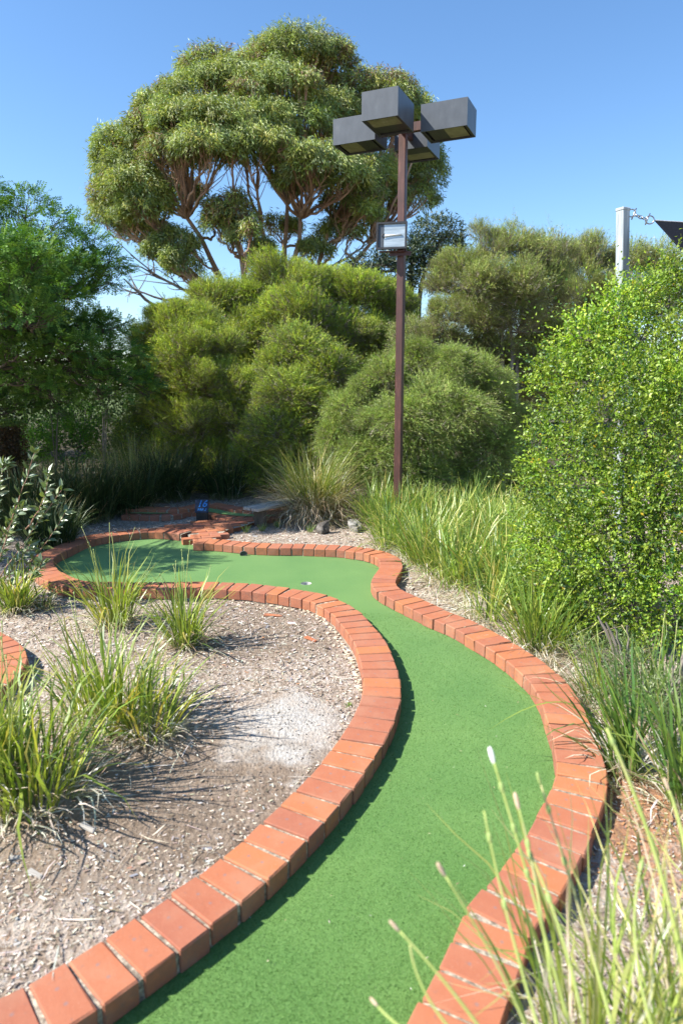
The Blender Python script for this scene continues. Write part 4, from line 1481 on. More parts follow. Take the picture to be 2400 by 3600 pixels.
nv += shrub('feathery drooping shrub standing right behind the lamp post', 990, 10.4,
            [(960, 830, 60, 42, .2), (1040, 850, 62, 46, 0), (880, 880, 60, 46, 0), (1110, 890, 55, 48, .2), (970, 910, 75, 50, -.4), (820, 940, 56, 46, 0), (1060, 950, 75, 52, -.4), (1150, 960, 50, 54, .1),
             (900, 970, 70, 50, -.5), (790, 1010, 52, 44, 0), (980, 1010, 80, 54, -.5), (1110, 1030, 70, 54, -.2), (860, 1050, 66, 48, -.3), (1180, 1050, 40, 56, .2), (960, 1090, 80, 48, -.3), (1070, 1100, 75, 48, -.2), (1170, 1120, 50, 44, .1), (880, 1120, 70, 40, -.1), (1000, 1150, 80, 36, -.2), (1100, 1150, 70, 36, -.1), (1200, 1100, 46, 60, .2)], nl)
nl = LO
nv += shrub('airy olive shrub with forked trunk showing, right of the lamp post', 1170, 12.0,
            [(1130, 570, 62, 46, 0), (1060, 620, 58, 40, 0), (1010, 650, 48, 40, .2), (1200, 570, 60, 46, .1), (1110, 650, 76, 46, -.4), (1190, 650, 70, 50, -.4), (1260, 590, 56, 46, .3), (1030, 720, 50, 40, 0),
             (1260, 680, 60, 54, 0), (1110, 730, 60, 36, -.2), (1200, 740, 56, 40, -.2), (1270, 780, 50, 50, .3), (1140, 860, 70, 50, .8), (1210, 880, 70, 50, .9), (1240, 800, 50, 50, 1.0), (1100, 830, 70, 50, .8), (940, 790, 50, 50, .8), (1030, 830, 60, 40, .9), (1080, 770, 60, 40, .3), (1160, 800, 66, 44, .3), (1000, 770, 40, 40, .5), (1230, 830, 60, 44, .3), (1090, 690, 60, 44, .3), (1160, 690, 50, 40, .4), (1250, 640, 50, 50, .4)], nl, tr=.06, stems=5, twigs=46, bark='bark_grey')
nl = LO
nv += shrub('thin topped olive shrub behind the steel post', 1420, 13.4,
            [(1310, 600, 50, 44, 0), (1370, 600, 50, 44, 0), (1440, 600, 52, 44, 0), (1510, 620, 52, 46, 0), (1340, 680, 60, 54, -.3), (1420, 690, 66, 54, -.3), (1510, 700, 60, 54, -.3), (1300, 760, 60, 54, 0), (1380, 790, 70, 60, 0), (1300, 860, 70, 60, 0), (1240, 900, 70, 60, .2)], nl)
print('needle verts', nv)

# far hedge and small things seen under the left tree
for i, (lab, dx, F, lobes, pal) in enumerate([
    ('bright green bushy shrub seen under the left tree behind the dark grasses', 170, 13.0,
     [(120, 985, 56, 34, 0), (190, 960, 56, 36, .3), (90, 1020, 48, 30, -.2), (160, 1010, 60, 34, -.2), (240, 1000, 46, 36, .2), (60, 1040, 40, 30, 0), (110, 1075, 60, 30, -.1), (220, 1070, 60, 30, 0), (30, 1000, 50, 30, .3)], [(.11, .25, .022), (.065, .16, .018), (.17, .31, .03)]),
    ('yellow green shrub at the right of the bright bushy one under the left tree', 300, 12.0,
     [(280, 960, 40, 36, .2), (300, 1010, 48, 36, 0), (250, 1035, 40, 26, 0), (340, 1060, 40, 30, 0), (290, 1080, 60, 36, 0), (350, 1110, 50, 30, 0)], [(.13, .18, .035), (.085, .135, .03)]),
]):
    b = DP(dx, 1110, F); b[2] = float(terrain(b[0], b[1]))
    lobed_tree('bush', lab, 'shrub', b, lobes, F, dense_leaf(620, pal, None, (.03, .05), (.014, .022), m=8, jit=.05, droop=-.2), .03, M['bark_grey'], M['leaf_hedge'], 'bushes under the left tree', stems=4, twigs=12, twig_r=.006)

# thin multi-stem sapling and background thicket
for (lab, dx, F, dys) in [('thin bare stemmed sapling between the bright bushes', 238, 11.5, (860, 1060)), ('crooked slim sapling near the left edge under the tree', 130, 12.5, (880, 1010))]:
    b = DP(dx, 1100, F); b[2] = float(terrain(b[0], b[1]))
    lobed_tree('sapling', lab, 'tree', b, [(dx - 30, 900, 46, 26, 0), (dx + 25, 905, 40, 24, 0), (dx, 880, 50, 26, 0), (dx + 10, 950, 20, 12, -.2)], F,
               dense_leaf(240, [(.10, .18, .045), (.07, .13, .04)], None, (.04, .07), (.018, .028), m=6, jit=.06, droop=0), .014, M['bark_grey'], M['leaf_hedge'], 'saplings under the left tree', stems=3, twigs=7, twig_r=.006)

# clipped brown hedge at the left edge
hb = DP(-20, 1040, 10.6)
hz = float(terrain(hb[0], hb[1]))
hr = empty('clipped_hedge', (hb[0], hb[1], hz), 'clipped brown green hedge block at the left edge behind the grasses', 'hedge')
n_ = 16000
sz_ = np.array((1.5, .9, 1.25))
f_ = rng.integers(0, 4, n_)
pnt = rng.uniform(-.5, .5, (n_, 3))
pnt[f_ == 0, 1] = -.5; pnt[f_ == 1, 2] = .5; pnt[f_ == 2, 0] = .5; pnt[f_ == 3, 1] = -.46
Cc = pnt * sz_ + np.array((-.4, 0, sz_[2] / 2)) + rng.normal(0, .025, (n_, 3))
V, Q = leaf_quads(Cc, rng.normal(size=(n_, 3)), rng.normal(size=(n_, 3)), rng.uniform(.03, .05, n_), .022)
cl = pick(n_, [(.10, .055, .028), (.075, .055, .025), (.13, .075, .035)], None, .2)
tp_ = Cc[:, 2] > sz_[2] - .04
cl[tp_] = pick(int(tp_.sum()), [(.15, .21, .05), (.11, .16, .04)], None, .15)
link('foliage', mesh_np('foliage', V, [Q], np.repeat(cl, 4, 0)), M['leaf_hedge'], hr, 'stuff')
mb = MB(); mb.box((-.4, 0, sz_[2] / 2 - .02), (1.36, .76, sz_[2] - .1)); mb.build('branches', M['bark_dark'], hr)


# far dark thicket closing the view under the crowns
def thicket():
    VV, QQ, CC, n0 = [], [], [], 0
    f = dense_leaf(38, [(.020, .038, .014), (.03, .05, .018), (.045, .065, .022)], None, (.10, .17), (.05, .08), m=9, jit=.12, droop=.1)
    for x in np.arange(-17, 19, .95):
        for lay in range(2):
            c = np.array((x + rng.normal(0, .3), 18.5 + rng.normal(0, .8), .8 + lay * 1.35 + rng.normal(0, .15)))
            if x < -6: c[1] -= 1.5
            V, Q, C = f(c, np.array((.95, .8, .9)))
            VV.append(V); QQ.append(Q + n0); CC.append(C); n0 += len(V)
    link('far_thicket', mesh_np('far_thicket', np.concatenate(VV), [np.concatenate(QQ)], np.concatenate(CC)), M['leaf_left'], kind='stuff')


thicket()


# ------------------------------------------------------------------ left tree with feathery leaves
def pinnate(dens, m=9, zlo=-.35):
    def f(c, R):
        area = (R[0] * R[2] + R[0] * R[1] + R[1] * R[2])
        n = max(30, int(dens * area))
        d = sphere_dirs(n, zlo)
        lump = 1 + .16 * np.sin(d @ rng.normal(size=3) * 5 + rng.uniform(0, 6)) + .1 * np.sin(d @ rng.normal(size=3) * 10)
        q = c + d * R * (lump * rng.uniform(.55, 1.0, n) ** .6)[:, None]
        Fd = nrm(d * np.array((.8, .8, .35)) + rng.normal(0, .5, d.shape))
        S = nrm(np.cross(Fd, nrm(np.array((0, 0, 1.)) + rng.normal(0, .45, d.shape))))
        Nn = np.cross(S, Fd)
        s = np.linspace(.02, .15, m)
        A = q[:, None] + Fd[:, None] * s[None, :, None] * 1.2
        C = np.concatenate([A, A], 1).reshape(-1, 3)
        SS = np.concatenate([np.repeat(S[:, None], m, 1), -np.repeat(S[:, None], m, 1)], 1).reshape(-1, 3)
        FF = np.repeat(Fd, 2 * m, 0)
        D = nrm(SS * .9 + FF * .4 + rng.normal(0, .12, SS.shape))
        N = np.repeat(Nn, 2 * m, 0) + rng.normal(0, .2, SS.shape)
        V, Q = leaf_quads(C, D, N, .042, .018)
        col = pick(n, [(.085, .175, .032), (.12, .225, .040), (.055, .125, .030), (.18, .30, .05)], [3, 3, 2, 1], .12) * math.exp(rng.normal(0, .08))
        return V, Q, np.repeat(col, 8 * m, 0)
    return f


b = DP(-330, 1150, 10.3); b[2] = float(terrain(b[0], b[1]))
lt = [(-80, 680, 110, 60, -1.9), (20, 660, 100, 55, -1.9), (70, 600, 70, 46, -1.9), (60, 725, 90, 40, -1.9), (-20, 590, 100, 46, -1.9), (30, 690, 90, 50, -.9), (110, 680, 80, 46, -.9), (-50, 690, 100, 60, -.9), (60, 620, 90, 50, -.8), (235, 615, 56, 40, 0), (150, 800, 80, 40, -.9), (40, 800, 80, 40, -.9), (-100, 620, 90, 60, -1.0), (-540, 600, 170, 70, -3.8), (-700, 650, 190, 80, -3.7), (-440, 660, 120, 50, -3.5), (-850, 620, 190, 80, -3.3), (-620, 720, 170, 60, -3.6), (-560, 560, 150, 70, -2.3), (-400, 600, 140, 70, -2.1), (-700, 700, 180, 80, -2.1), (-300, 640, 120, 60, -1.6), (-260, 740, 110, 50, -1.4), (-300, 700, 120, 60, 1.6), (-450, 760, 150, 70, 1.4), (60, 640, 100, 60, 1.8), (160, 640, 90, 50, 2.2), (40, 760, 110, 60, 2.4), (180, 760, 100, 46, 2.4), (80, 880, 110, 46, 2.0), (230, 860, 90, 40, 2.2), (-60, 700, 120, 70, 2.6), (-120, 850, 120, 50, 2.4), (-200, 700, 120, 80, 1.2), (40, 930, 60, 26, .9), (130, 925, 60, 22, 1.1), (-30, 900, 80, 40, .6), (60, 470, 56, 30, 0), (20, 520, 50, 40, .2), (120, 520, 60, 36, -.2), (190, 560, 52, 32, 0), (60, 580, 80, 40, -.4), (150, 610, 80, 36, -.3), (235, 600, 42, 24, .2),  # some lobes here, many out of frame, are added to shade turf and path
      (40, 660, 80, 36, -.4), (140, 670, 85, 32, -.3), (225, 655, 45, 20, 0), (-60, 560, 80, 50, 0), (-80, 680, 90, 60, 0),
      (60, 740, 95, 40, -.4), (170, 745, 80, 30, 0), (250, 750, 50, 22, .2), (90, 810, 110, 40, -.5), (210, 810, 85, 32, -.3), (290, 815, 50, 26, 0),
      (60, 870, 100, 36, -.4), (180, 870, 95, 34, -.4), (280, 875, 60, 30, -.1), (330, 880, 36, 26, .1), (-80, 810, 110, 60, 0),
      (-200, 620, 110, 70, .3), (-220, 780, 120, 70, .2), (-160, 480, 90, 50, .3), (-60, 440, 70, 40, .2), (120, 905, 80, 22, 0), (240, 905, 60, 20, 0), (340, 905, 26, 18, .2),
      (-120, 600, 90, 60, 1.6), (20, 640, 90, 50, 1.8), (120, 760, 90, 46, 1.8), (-120, 780, 110, 60, 1.8), (220, 840, 70, 34, 1.6)]
nvl = lobed_tree('feather_leaved_tree', 'dark green tree with feathery leaflets overhanging the left side', 'tree', b, lt, 10.3, pinnate(560, 8), .085, M['bark_dark'], M['leaf_left'], stems=7, twigs=14, twig_r=.008)
print('left tree quads', nvl // 4)


# ------------------------------------------------------------------ right hedge
def twiggy(dens, m=7):
    def f(c, R):
        area = (R[0] * R[2] + R[0] * R[1] + R[1] * R[2])
        n = max(30, int(dens * area * rng.uniform(.6, 1.25)))
        d = sphere_dirs(n, -.75)
        lump = 1 + .22 * np.sin(d @ rng.normal(size=3) * 5 + rng.uniform(0, 6)) + .12 * np.sin(d @ rng.normal(size=3) * 11)
        q = c + d * R * (lump * rng.uniform(.35, 1.08, n) ** .8)[:, None]
        Fd = nrm(d + np.array((0, 0, .25)) + rng.normal(0, .55, d.shape))
        s = np.linspace(0, .15, m)
        lg = rng.random(n) < .06
        q[lg] = c + d[lg] * R * .95
        ls = np.where(lg, 2.6, 1.0)
        A = (q[:, None] + Fd[:, None] * (s[None] * ls[:, None])[..., None]).reshape(-1, 3)
        FF = np.repeat(Fd, m, 0)
        D = nrm(FF * .6 + rng.normal(0, .5, FF.shape))
        N = nrm(rng.normal(0, .7, FF.shape) + np.array((-.2, -.2, .6)))
        k = n * m
        V, Q = leaf_quads(A, D, N, rng.uniform(.020, .035, k), rng.uniform(.013, .021, k), .05)
        col = np.repeat(pick(n, [(.22, .32, .032), (.28, .375, .038), (.13, .225, .030), (.34, .41, .055), (.055, .125, .040)], [4, 3, 3, 1.2, 1.6], .14) * math.exp(rng.normal(0, .14)), m, 0) * np.exp(rng.normal(0, .14, (k, 1)))
        y_ = rng.random(k) < .004
        col[y_] = (.60, .40, .03)
        return V, Q, np.repeat(col, 4, 0)
    return f


b = DP(1490, 1560, 4.6); b[2] = float(terrain(b[0], b[1]))
hl = [(1350, 770, 50, 36, .6), (1420, 710, 46, 38, .7), (1275, 835, 40, 30, .6), (1470, 670, 40, 36, .8), (1225, 1330, 30, 36, .2), (1240, 1400, 30, 30, .1), (1270, 1470, 36, 30, 0), (1210, 1230, 28, 36, .3), (1215, 1110, 26, 30, .4), (1235, 1010, 30, 26, .5), (1350, 1500, 40, 30, -.1), (1520, 670, 50, 36, .9), (1560, 620, 40, 34, .9), (1450, 720, 46, 34, .8), (1600, 680, 50, 60, .9), (1380, 760, 46, 32, .8), (1320, 800, 44, 30, .8), (1480, 780, 70, 46, .5), (1400, 830, 66, 42, .5), (1560, 790, 60, 60, .4),
      (1290, 850, 50, 30, .7), (1260, 880, 44, 20, .7), (1340, 880, 60, 40, .4), (1460, 880, 70, 50, .2), (1560, 900, 60, 60, .1), (1300, 940, 50, 36, .5), (1390, 950, 66, 46, .1), (1490, 980, 70, 50, 0), (1570, 1010, 50, 60, -.1),
      (1290, 1000, 40, 30, .5), (1330, 1020, 56, 40, .2), (1420, 1050, 66, 46, 0), (1520, 1090, 66, 50, -.2), (1270, 1070, 42, 34, .3), (1340, 1110, 60, 40, 0), (1440, 1140, 66, 46, -.2), (1550, 1170, 60, 50, -.3),
      (1250, 1150, 38, 36, .3), (1300, 1190, 56, 44, 0), (1390, 1210, 66, 46, -.2), (1490, 1240, 66, 50, -.3), (1580, 1260, 50, 56, -.3), (1250, 1240, 38, 40, .2), (1320, 1280, 60, 46, -.1), (1420, 1300, 66, 46, -.3), (1530, 1340, 62, 50, -.4),
      (1270, 1330, 40, 40, .1), (1340, 1370, 56, 44, -.1), (1440, 1390, 60, 44, -.3), (1550, 1430, 56, 46, -.4), (1300, 1420, 40, 36, 0), (1380, 1440, 50, 36, -.1), (1480, 1460, 56, 36, -.3), (1640, 900, 60, 90, .3), (1640, 1150, 60, 90, 0), (1640, 1400, 60, 80, -.2)]
nvh = lobed_tree('hedge_shrub', 'big bright green small leaved hedge shrub filling the right side', 'shrub', b, hl, 4.9, twiggy(2700, 8), .035, M['bark_grey'], M['leaf_hedge'], stems=10, twigs=16, twig_r=.0035)
print('hedge quads', nvh // 4)


# feathery plants at the hedge foot
for lab, dx, dy, lobes in [
    ('grey green ferny plant at the foot of the hedge, just right of the kerb bend', 1440, 1600, [(1420, 1500, 50, 36, .1), (1370, 1530, 40, 30, 0), (1460, 1540, 46, 40, -.1), (1400, 1580, 44, 30, -.1), (1340, 1490, 34, 28, .2)]),
    ('pale feathery plant cut by the right edge below the hedge', 1540, 1700, [(1530, 1580, 50, 44, 0), (1560, 1650, 44, 44, -.1), (1490, 1620, 40, 34, 0), (1580, 1560, 40, 50, .1), (1520, 1700, 44, 36, -.1)])]:
    b = DG(dx, dy, .02); Fq = float(b[1]); b[2] = float(terrain(b[0], b[1]))
    lobed_tree('feathery_plant', lab, 'plant', b, lobes, Fq, dense_leaf(1500, [(.16, .24, .07), (.22, .29, .10), (.12, .19, .05), (.27, .32, .16)], None, (.022, .045), (.004, .008), m=10, jit=.03, droop=-.35, shell=.3), .012, M['bark_grey'], M['leaf_hedge'], 'feathery plants under the hedge', stems=6, twigs=10, twig_r=.003)


# ------------------------------------------------------------------ grasses
def blade_part(root, n, R, L, W, lean, bend, pal, w, mat, segs=6, dry=.12, azc=None, azs=None, jitter=1.0, name='blades', dry_low=True):
    """add strap leaves as a part; coordinates local to root"""
    a = rng.uniform(0, 6.283, n); r = R * np.sqrt(rng.random(n))
    base = np.stack([r * np.cos(a), r * np.sin(a), np.full(n, -.005)], -1)
    az = a + rng.normal(0, .5, n) if azc is None else rng.normal(azc, azs, n)
    le = np.abs(rng.normal(lean[0], lean[1], n)) * (0.35 + .65 * r / R)
    be = np.abs(rng.normal(bend[0], bend[1], n))
    LL = rng.uniform(L[0], L[1], n); WW = rng.uniform(W[0], W[1], n)
    col = pick(n, pal, w, .13)
    dr = rng.random(n) < dry
    col[dr] = pick(int(dr.sum()), [(.50, .42, .30), (.62, .56, .46), (.34, .26, .17)], None, .14)
    if dry_low:
        be[dr] *= 2.0; le[dr] = np.minimum(le[dr] * 1.6 + .3, 1.5); LL[dr] *= .75; WW[dr] *= .7
    V, Q, C = blades(base, az, le, be, LL, WW, segs)
    # leaf tips fade to straw
    cv = np.repeat(col[:, None], segs + 1, 1)
    s = np.linspace(0, 1, segs + 1)
    tipf = (np.clip((s - .82) / .18, 0, 1)[None] * (rng.random(n) < .5)[:, None] * .8)[..., None]
    cv = cv * (1 - tipf) + np.array((.42, .30, .13)) * tipf
    bs = (np.clip((.14 - s) / .14, 0, 1)[None] * .6)[..., None] * np.ones((n, 1, 1))
    cv = cv * (1 - bs) + np.array((.30, .30, .14)) * bs
    cv = np.repeat(cv.reshape(-1, 3), 2, 0)
    return link(name, mesh_np(name, V, [Q], cv), mat, root, 'stuff')


def stalks(root, n, H, R, spread=.25, pods=True):
    for i in range(n):
        a = random.uniform(0, 6.283); r = R * math.sqrt(random.random())
        b0 = np.array((r * math.cos(a), r * math.sin(a), 0))
        h = random.uniform(*H)
        az = random.uniform(0, 6.283); s_ = abs(random.gauss(0, spread)) * h
        e = b0 + np.array((math.cos(az) * s_, math.sin(az) * s_, h))
        m = (b0 + e) / 2 + np.array((random.gauss(0, .02), random.gauss(0, .02), .05))
        p = bez(b0, m, e, 7)
        mb = MB(); mb.tube(p, np.linspace(.0032, .0017, 7), 5)
        st = mb.build('flower_stalk', M['stalk'], root, True)
        if pods:
            V, F = blob_mesh(1, (1, 1, 1), 3, 1, .0)
            for q, s2 in ((p[-1], 1), (p[-2], .8)):
                if random.random() < .75:
                    o = link('seed_pod', mesh_np('seed_pod', V * np.array((.0055, .0055, .013)) * s2, [F], smooth=True), M['pod'], st)
                    o.location = tuple(float(c_) for c_ in q)


STRAP = [(.20, .27, .035), (.28, .34, .055), (.11, .18, .030), (.38, .40, .07), (.48, .40, .11)]
SW_ = [3, 3, 2, 1.4, .7]


def tussock(dx, dy, label, n, R, L, W=(.008, .016), lean=(.35, .2), bend=(.7, .35), pal=STRAP, w=SW_, dry=.14, group='strappy grass tussocks on the left mulch', mat='blade', nst=0, H=(.5, .8), segs=6, azc=None, azs=None, name='grass_tussock', F=None, dead=0):
    g = DG(dx, dy, .02) if F is None else DP(dx, dy, F)
    root = empty(name, (g[0], g[1], float(terrain(g[0], g[1]))), label, 'grass tussock', group)
    blade_part(root, n, R, L, W, lean, bend, pal, w, M[mat], segs, dry, azc, azs)
    if dead:
        blade_part(root, dead, R * 1.25, (L[0] * .3, L[1] * .55), (W[0] * .7, W[1] * .7), (.9, .3), (1.2, .4), [(.50, .43, .33), (.62, .57, .48), (.32, .24, .16), (.70, .66, .60)], None, M['blade'], 5, 0, name='dead_leaves')
    if nst: stalks(root, nst, H, R * .8)
    return root


tussock(265, 1425, 'leafy tussock in front of the kerb, left of the lone fresh green tussock', 150, .13, (.34, .72), lean=(.30, .18), dead=140, nst=6, H=(.60, .86))
tussock(425, 1475, 'fresh green tussock standing alone, shadow on bare mulch to its right', 135, .10, (.32, .66), lean=(.30, .16), dead=90, nst=7, H=(.55, .80))
tussock(255, 1660, 'wide strappy tussock whose fan shadow falls toward the white sand patch', 190, .22, (.32, .72), W=(.008, .017), lean=(.36, .22), dead=260, nst=8, H=(.55, .80))
tussock(345, 1690, 'small tussock of arching leaves joined to the right side of the wide one', 90, .12, (.28, .54), W=(.008, .017), lean=(.5, .22), dead=120)
tussock(70, 1850, 'large near tussock of yellow green straps at the left edge', 200, .20, (.34, .76), W=(.008, .016), lean=(.34, .2), dead=240, nst=8, H=(.60, .85))
tussock(-45, 1830, 'grass tussock cut by the left edge of the picture below the brick kerb end', 260, .14, (.34, .70), lean=(.34, .2), dead=160, nst=4, H=(.5, .8))
tussock(35, 1395, 'small tussock with straw skirt at the left edge beneath the leafy sprigs', 170, .10, (.25, .50), lean=(.3, .2), dead=150)
tussock(100, 1390, 'dry wiry dark tussock next to the small one under the leafy sprigs', 40, .07, (.12, .28), lean=(.5, .3), dead=160, pal=[(.13, .12, .05), (.10, .14, .04)], w=None)

# right edge, overhanging the kerb
RG = 'strappy grasses over the right kerb'
tussock(1440, 1775, 'tall strap leaved tussock leaning left over the right kerb', 110, .09, (.35, .72), W=(.008, .016), lean=(.42, .2), bend=(.35, .25), pal=[(.10, .19, .03), (.07, .14, .03), (.17, .26, .045)], w=None, group=RG, dead=90, azc=2.4, azs=.8)
tussock(1520, 1650, 'second strap leaved tussock further back at the foot of the hedge', 120, .12, (.35, .70), W=(.007, .014), lean=(.35, .2), bend=(.4, .25), pal=[(.09, .17, .03), (.06, .12, .03), (.15, .24, .045)], w=None, group=RG, dead=60, nst=5, H=(.55, .8))
tussock(1580, 1850, 'strap leaved tussock cut by the right edge, nearer than the leaning one', 110, .10, (.35, .75), W=(.008, .016), lean=(.40, .2), bend=(.3, .25), pal=[(.12, .21, .03), (.08, .16, .03), (.22, .30, .05)], w=None, group=RG, dead=60, azc=2.2, azs=.9)
tussock(1375, 1600, 'wispy half dry grass tussock between the kerb bend and the hedge foot', 90, .10, (.30, .62), W=(.005, .010), lean=(.45, .2), bend=(.4, .3), group=RG, dead=110, dry=.3)
tussock(1250, 1490, 'grass tussock where the grass bed meets the hedge', 150, .12, (.3, .60), W=(.005, .010), lean=(.40, .2), bend=(.5, .3), group=RG, dead=60, dry=.2)

# big tussock by the bench
BT = DG(1105, 1205, .0)
k_ = 1568 / 2400
g = G(1105, 1818, .02)
root = empty('big_tussock', (g[0], g[1], float(terrain(g[0], g[1]))), 'big round tussock of fine leaves with a straw skirt beside the bench', 'grass tussock')
blade_part(root, 1500, .24, (.60, 1.32), (.005, .010), (.40, .24), (.75, .35), [(.13, .19, .03), (.22, .26, .05), (.09, .15, .03), (.42, .38, .17), (.33, .32, .07)], [3, 3, 2, 3, 2.5], M['blade'], 7, .38)
blade_part(root, 1900, .34, (.45, 1.05), (.005, .009), (.95, .28), (1.25, .35), [(.60, .52, .38), (.70, .63, .50), (.44, .33, .22), (.34, .23, .14)], None, M['blade'], 6, 0, name='dead_leaves')

# small weeds
for i, (tx, ty, lab) in enumerate([(920, 1862, 'small green grass tuft at the bench leg'), (975, 1852, 'tiny bright grass tuft between the bench and the big tussock'), (865, 1868, 'faint grass tuft on the shaded mulch left of the bench'),
                                   (1090, 1870, 'little green tuft in front of the dark rock'), (1225, 2478, 'tiny green weed on the mulch near the sand patch')]):
    g = G(tx, ty, .02)
    r_ = empty('grass_tuft', (g[0], g[1], float(terrain(g[0], g[1]))), lab, 'grass tuft', 'little weeds on the mulch')
    s_ = .16 if i < 4 else .035
    blade_part(r_, 40, .03 if i < 4 else .012, (s_ * .5, s_), (.004, .006), (.5, .25), (.3, .2), [(.14, .22, .04), (.20, .28, .06)], None, M['blade'], 4, .05)

# dense belt of strappy grass on the right
def belt():
    poly = np.array([DG(*p)[:2] for p in [(830, 1212), (858, 1250), (925, 1285), (975, 1330), (1030, 1380), (1100, 1436), (1170, 1482), (1240, 1518), (1330, 1440), (1330, 1260), (1230, 1210), (1100, 1195), (980, 1192), (860, 1188)]])
    mn, mx = poly.min(0), poly.max(0)
    n = 14000
    q = rng.uniform(mn, mx, (n, 2)); q = q[inpoly(q[:, 0], q[:, 1], poly)]
    # clumps
    cl = q[rng.choice(len(q), 120, replace=False)]
    n = 9000
    ci = rng.integers(0, 120, n)
    off = rng.normal(0, .075, (n, 2))
    xy = cl[ci] + off
    ok = polydist(xy[:, 0], xy[:, 1], L2[::6]) > .17
    xy, ci, off = xy[ok], ci[ok], off[ok]; n = len(xy)
    base = np.stack([xy[:, 0], xy[:, 1], terrain(xy[:, 0], xy[:, 1])], -1)
    az = np.arctan2(off[:, 1], off[:, 0]) + rng.normal(0, .6, n)
    le = np.abs(rng.normal(.34, .24, n)); be = np.abs(rng.normal(.5, .4, n))
    L = rng.uniform(.32, .78, n); W = rng.uniform(.008, .017, n)
    col = pick(n, [(.18, .28, .045), (.25, .34, .06), (.10, .18, .035), (.38, .43, .09), (.54, .48, .14)], [3, 3, 2.6, 2.4, 1.6], .13)
    dr = rng.random(n) < .16
    col[dr] = pick(int(dr.sum()), [(.50, .43, .31), (.64, .58, .48), (.34, .26, .17)], None, .14)
    be[dr] += 1.0; le[dr] += .45; L[dr] *= .75; W[dr] *= .7
    segs = 5
    V, Q, _ = blades(base, az, le, be, L, W, segs)
    link('strappy_grass_bed', mesh_np('strappy_grass_bed', V, [Q], np.repeat(col, (segs + 1) * 2, 0)), M['blade'], kind='stuff')
    # straw at the feet along the front edge
    n = 1600
    t = rng.random(n)
    edge = resample(np.array([DG(*p) for p in [(850, 1255), (930, 1285), (985, 1330), (1040, 1378), (1110, 1432), (1180, 1478), (1250, 1515), (1300, 1560), (1350, 1620)]]), .02)
    e = edge[(t * (len(edge) - 1)).astype(int)] + rng.normal(0, .09, (n, 3))
    ok = polydist(e[:, 0], e[:, 1], L2[::6]) > .15
    e = e[ok]; n = len(e); e[:, 2] = terrain(e[:, 0], e[:, 1])
    V, Q, _ = blades(e, rng.uniform(0, 6.28, n), rng.uniform(.6, 1.3, n), rng.uniform(.5, 1.6, n), rng.uniform(.10, .30, n), rng.uniform(.003, .008, n), 4)
    c = pick(n, [(.62, .57, .48), (.50, .42, .32), (.72, .68, .62), (.30, .22, .15)], None, .12)
    link('straw_litter', mesh_np('straw_litter', V, [Q], np.repeat(c, 10, 0)), M['blade'], kind='stuff')


belt()

# dark shaded grass mounds at the back left
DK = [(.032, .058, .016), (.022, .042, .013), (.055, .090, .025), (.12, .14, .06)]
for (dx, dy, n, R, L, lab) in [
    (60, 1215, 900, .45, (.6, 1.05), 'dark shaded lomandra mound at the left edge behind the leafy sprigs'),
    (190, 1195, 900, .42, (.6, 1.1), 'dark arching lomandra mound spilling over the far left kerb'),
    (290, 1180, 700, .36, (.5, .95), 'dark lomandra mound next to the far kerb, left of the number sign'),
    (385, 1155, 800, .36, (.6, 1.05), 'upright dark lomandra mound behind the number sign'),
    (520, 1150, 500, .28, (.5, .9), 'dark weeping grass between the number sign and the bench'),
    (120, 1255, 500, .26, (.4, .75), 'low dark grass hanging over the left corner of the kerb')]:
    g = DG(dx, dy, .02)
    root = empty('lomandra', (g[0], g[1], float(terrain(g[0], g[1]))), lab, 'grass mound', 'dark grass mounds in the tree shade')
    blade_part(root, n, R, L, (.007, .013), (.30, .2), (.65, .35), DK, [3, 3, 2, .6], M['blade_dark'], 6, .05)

# reeds lit by the sun behind the dark mounds
g = DP(310, 1110, 10.8)
root = empty('pale_reeds', (g[0], g[1], float(terrain(g[0], g[1]))), 'pale straw and green reeds catching sun behind the dark grass mounds', 'grass tussock')
blade_part(root, 260, .45, (.7, 1.15), (.006, .010), (.15, .1), (.3, .2), [(.42, .38, .16), (.28, .30, .08), (.18, .24, .05)], None, M['blade'], 6, .1)


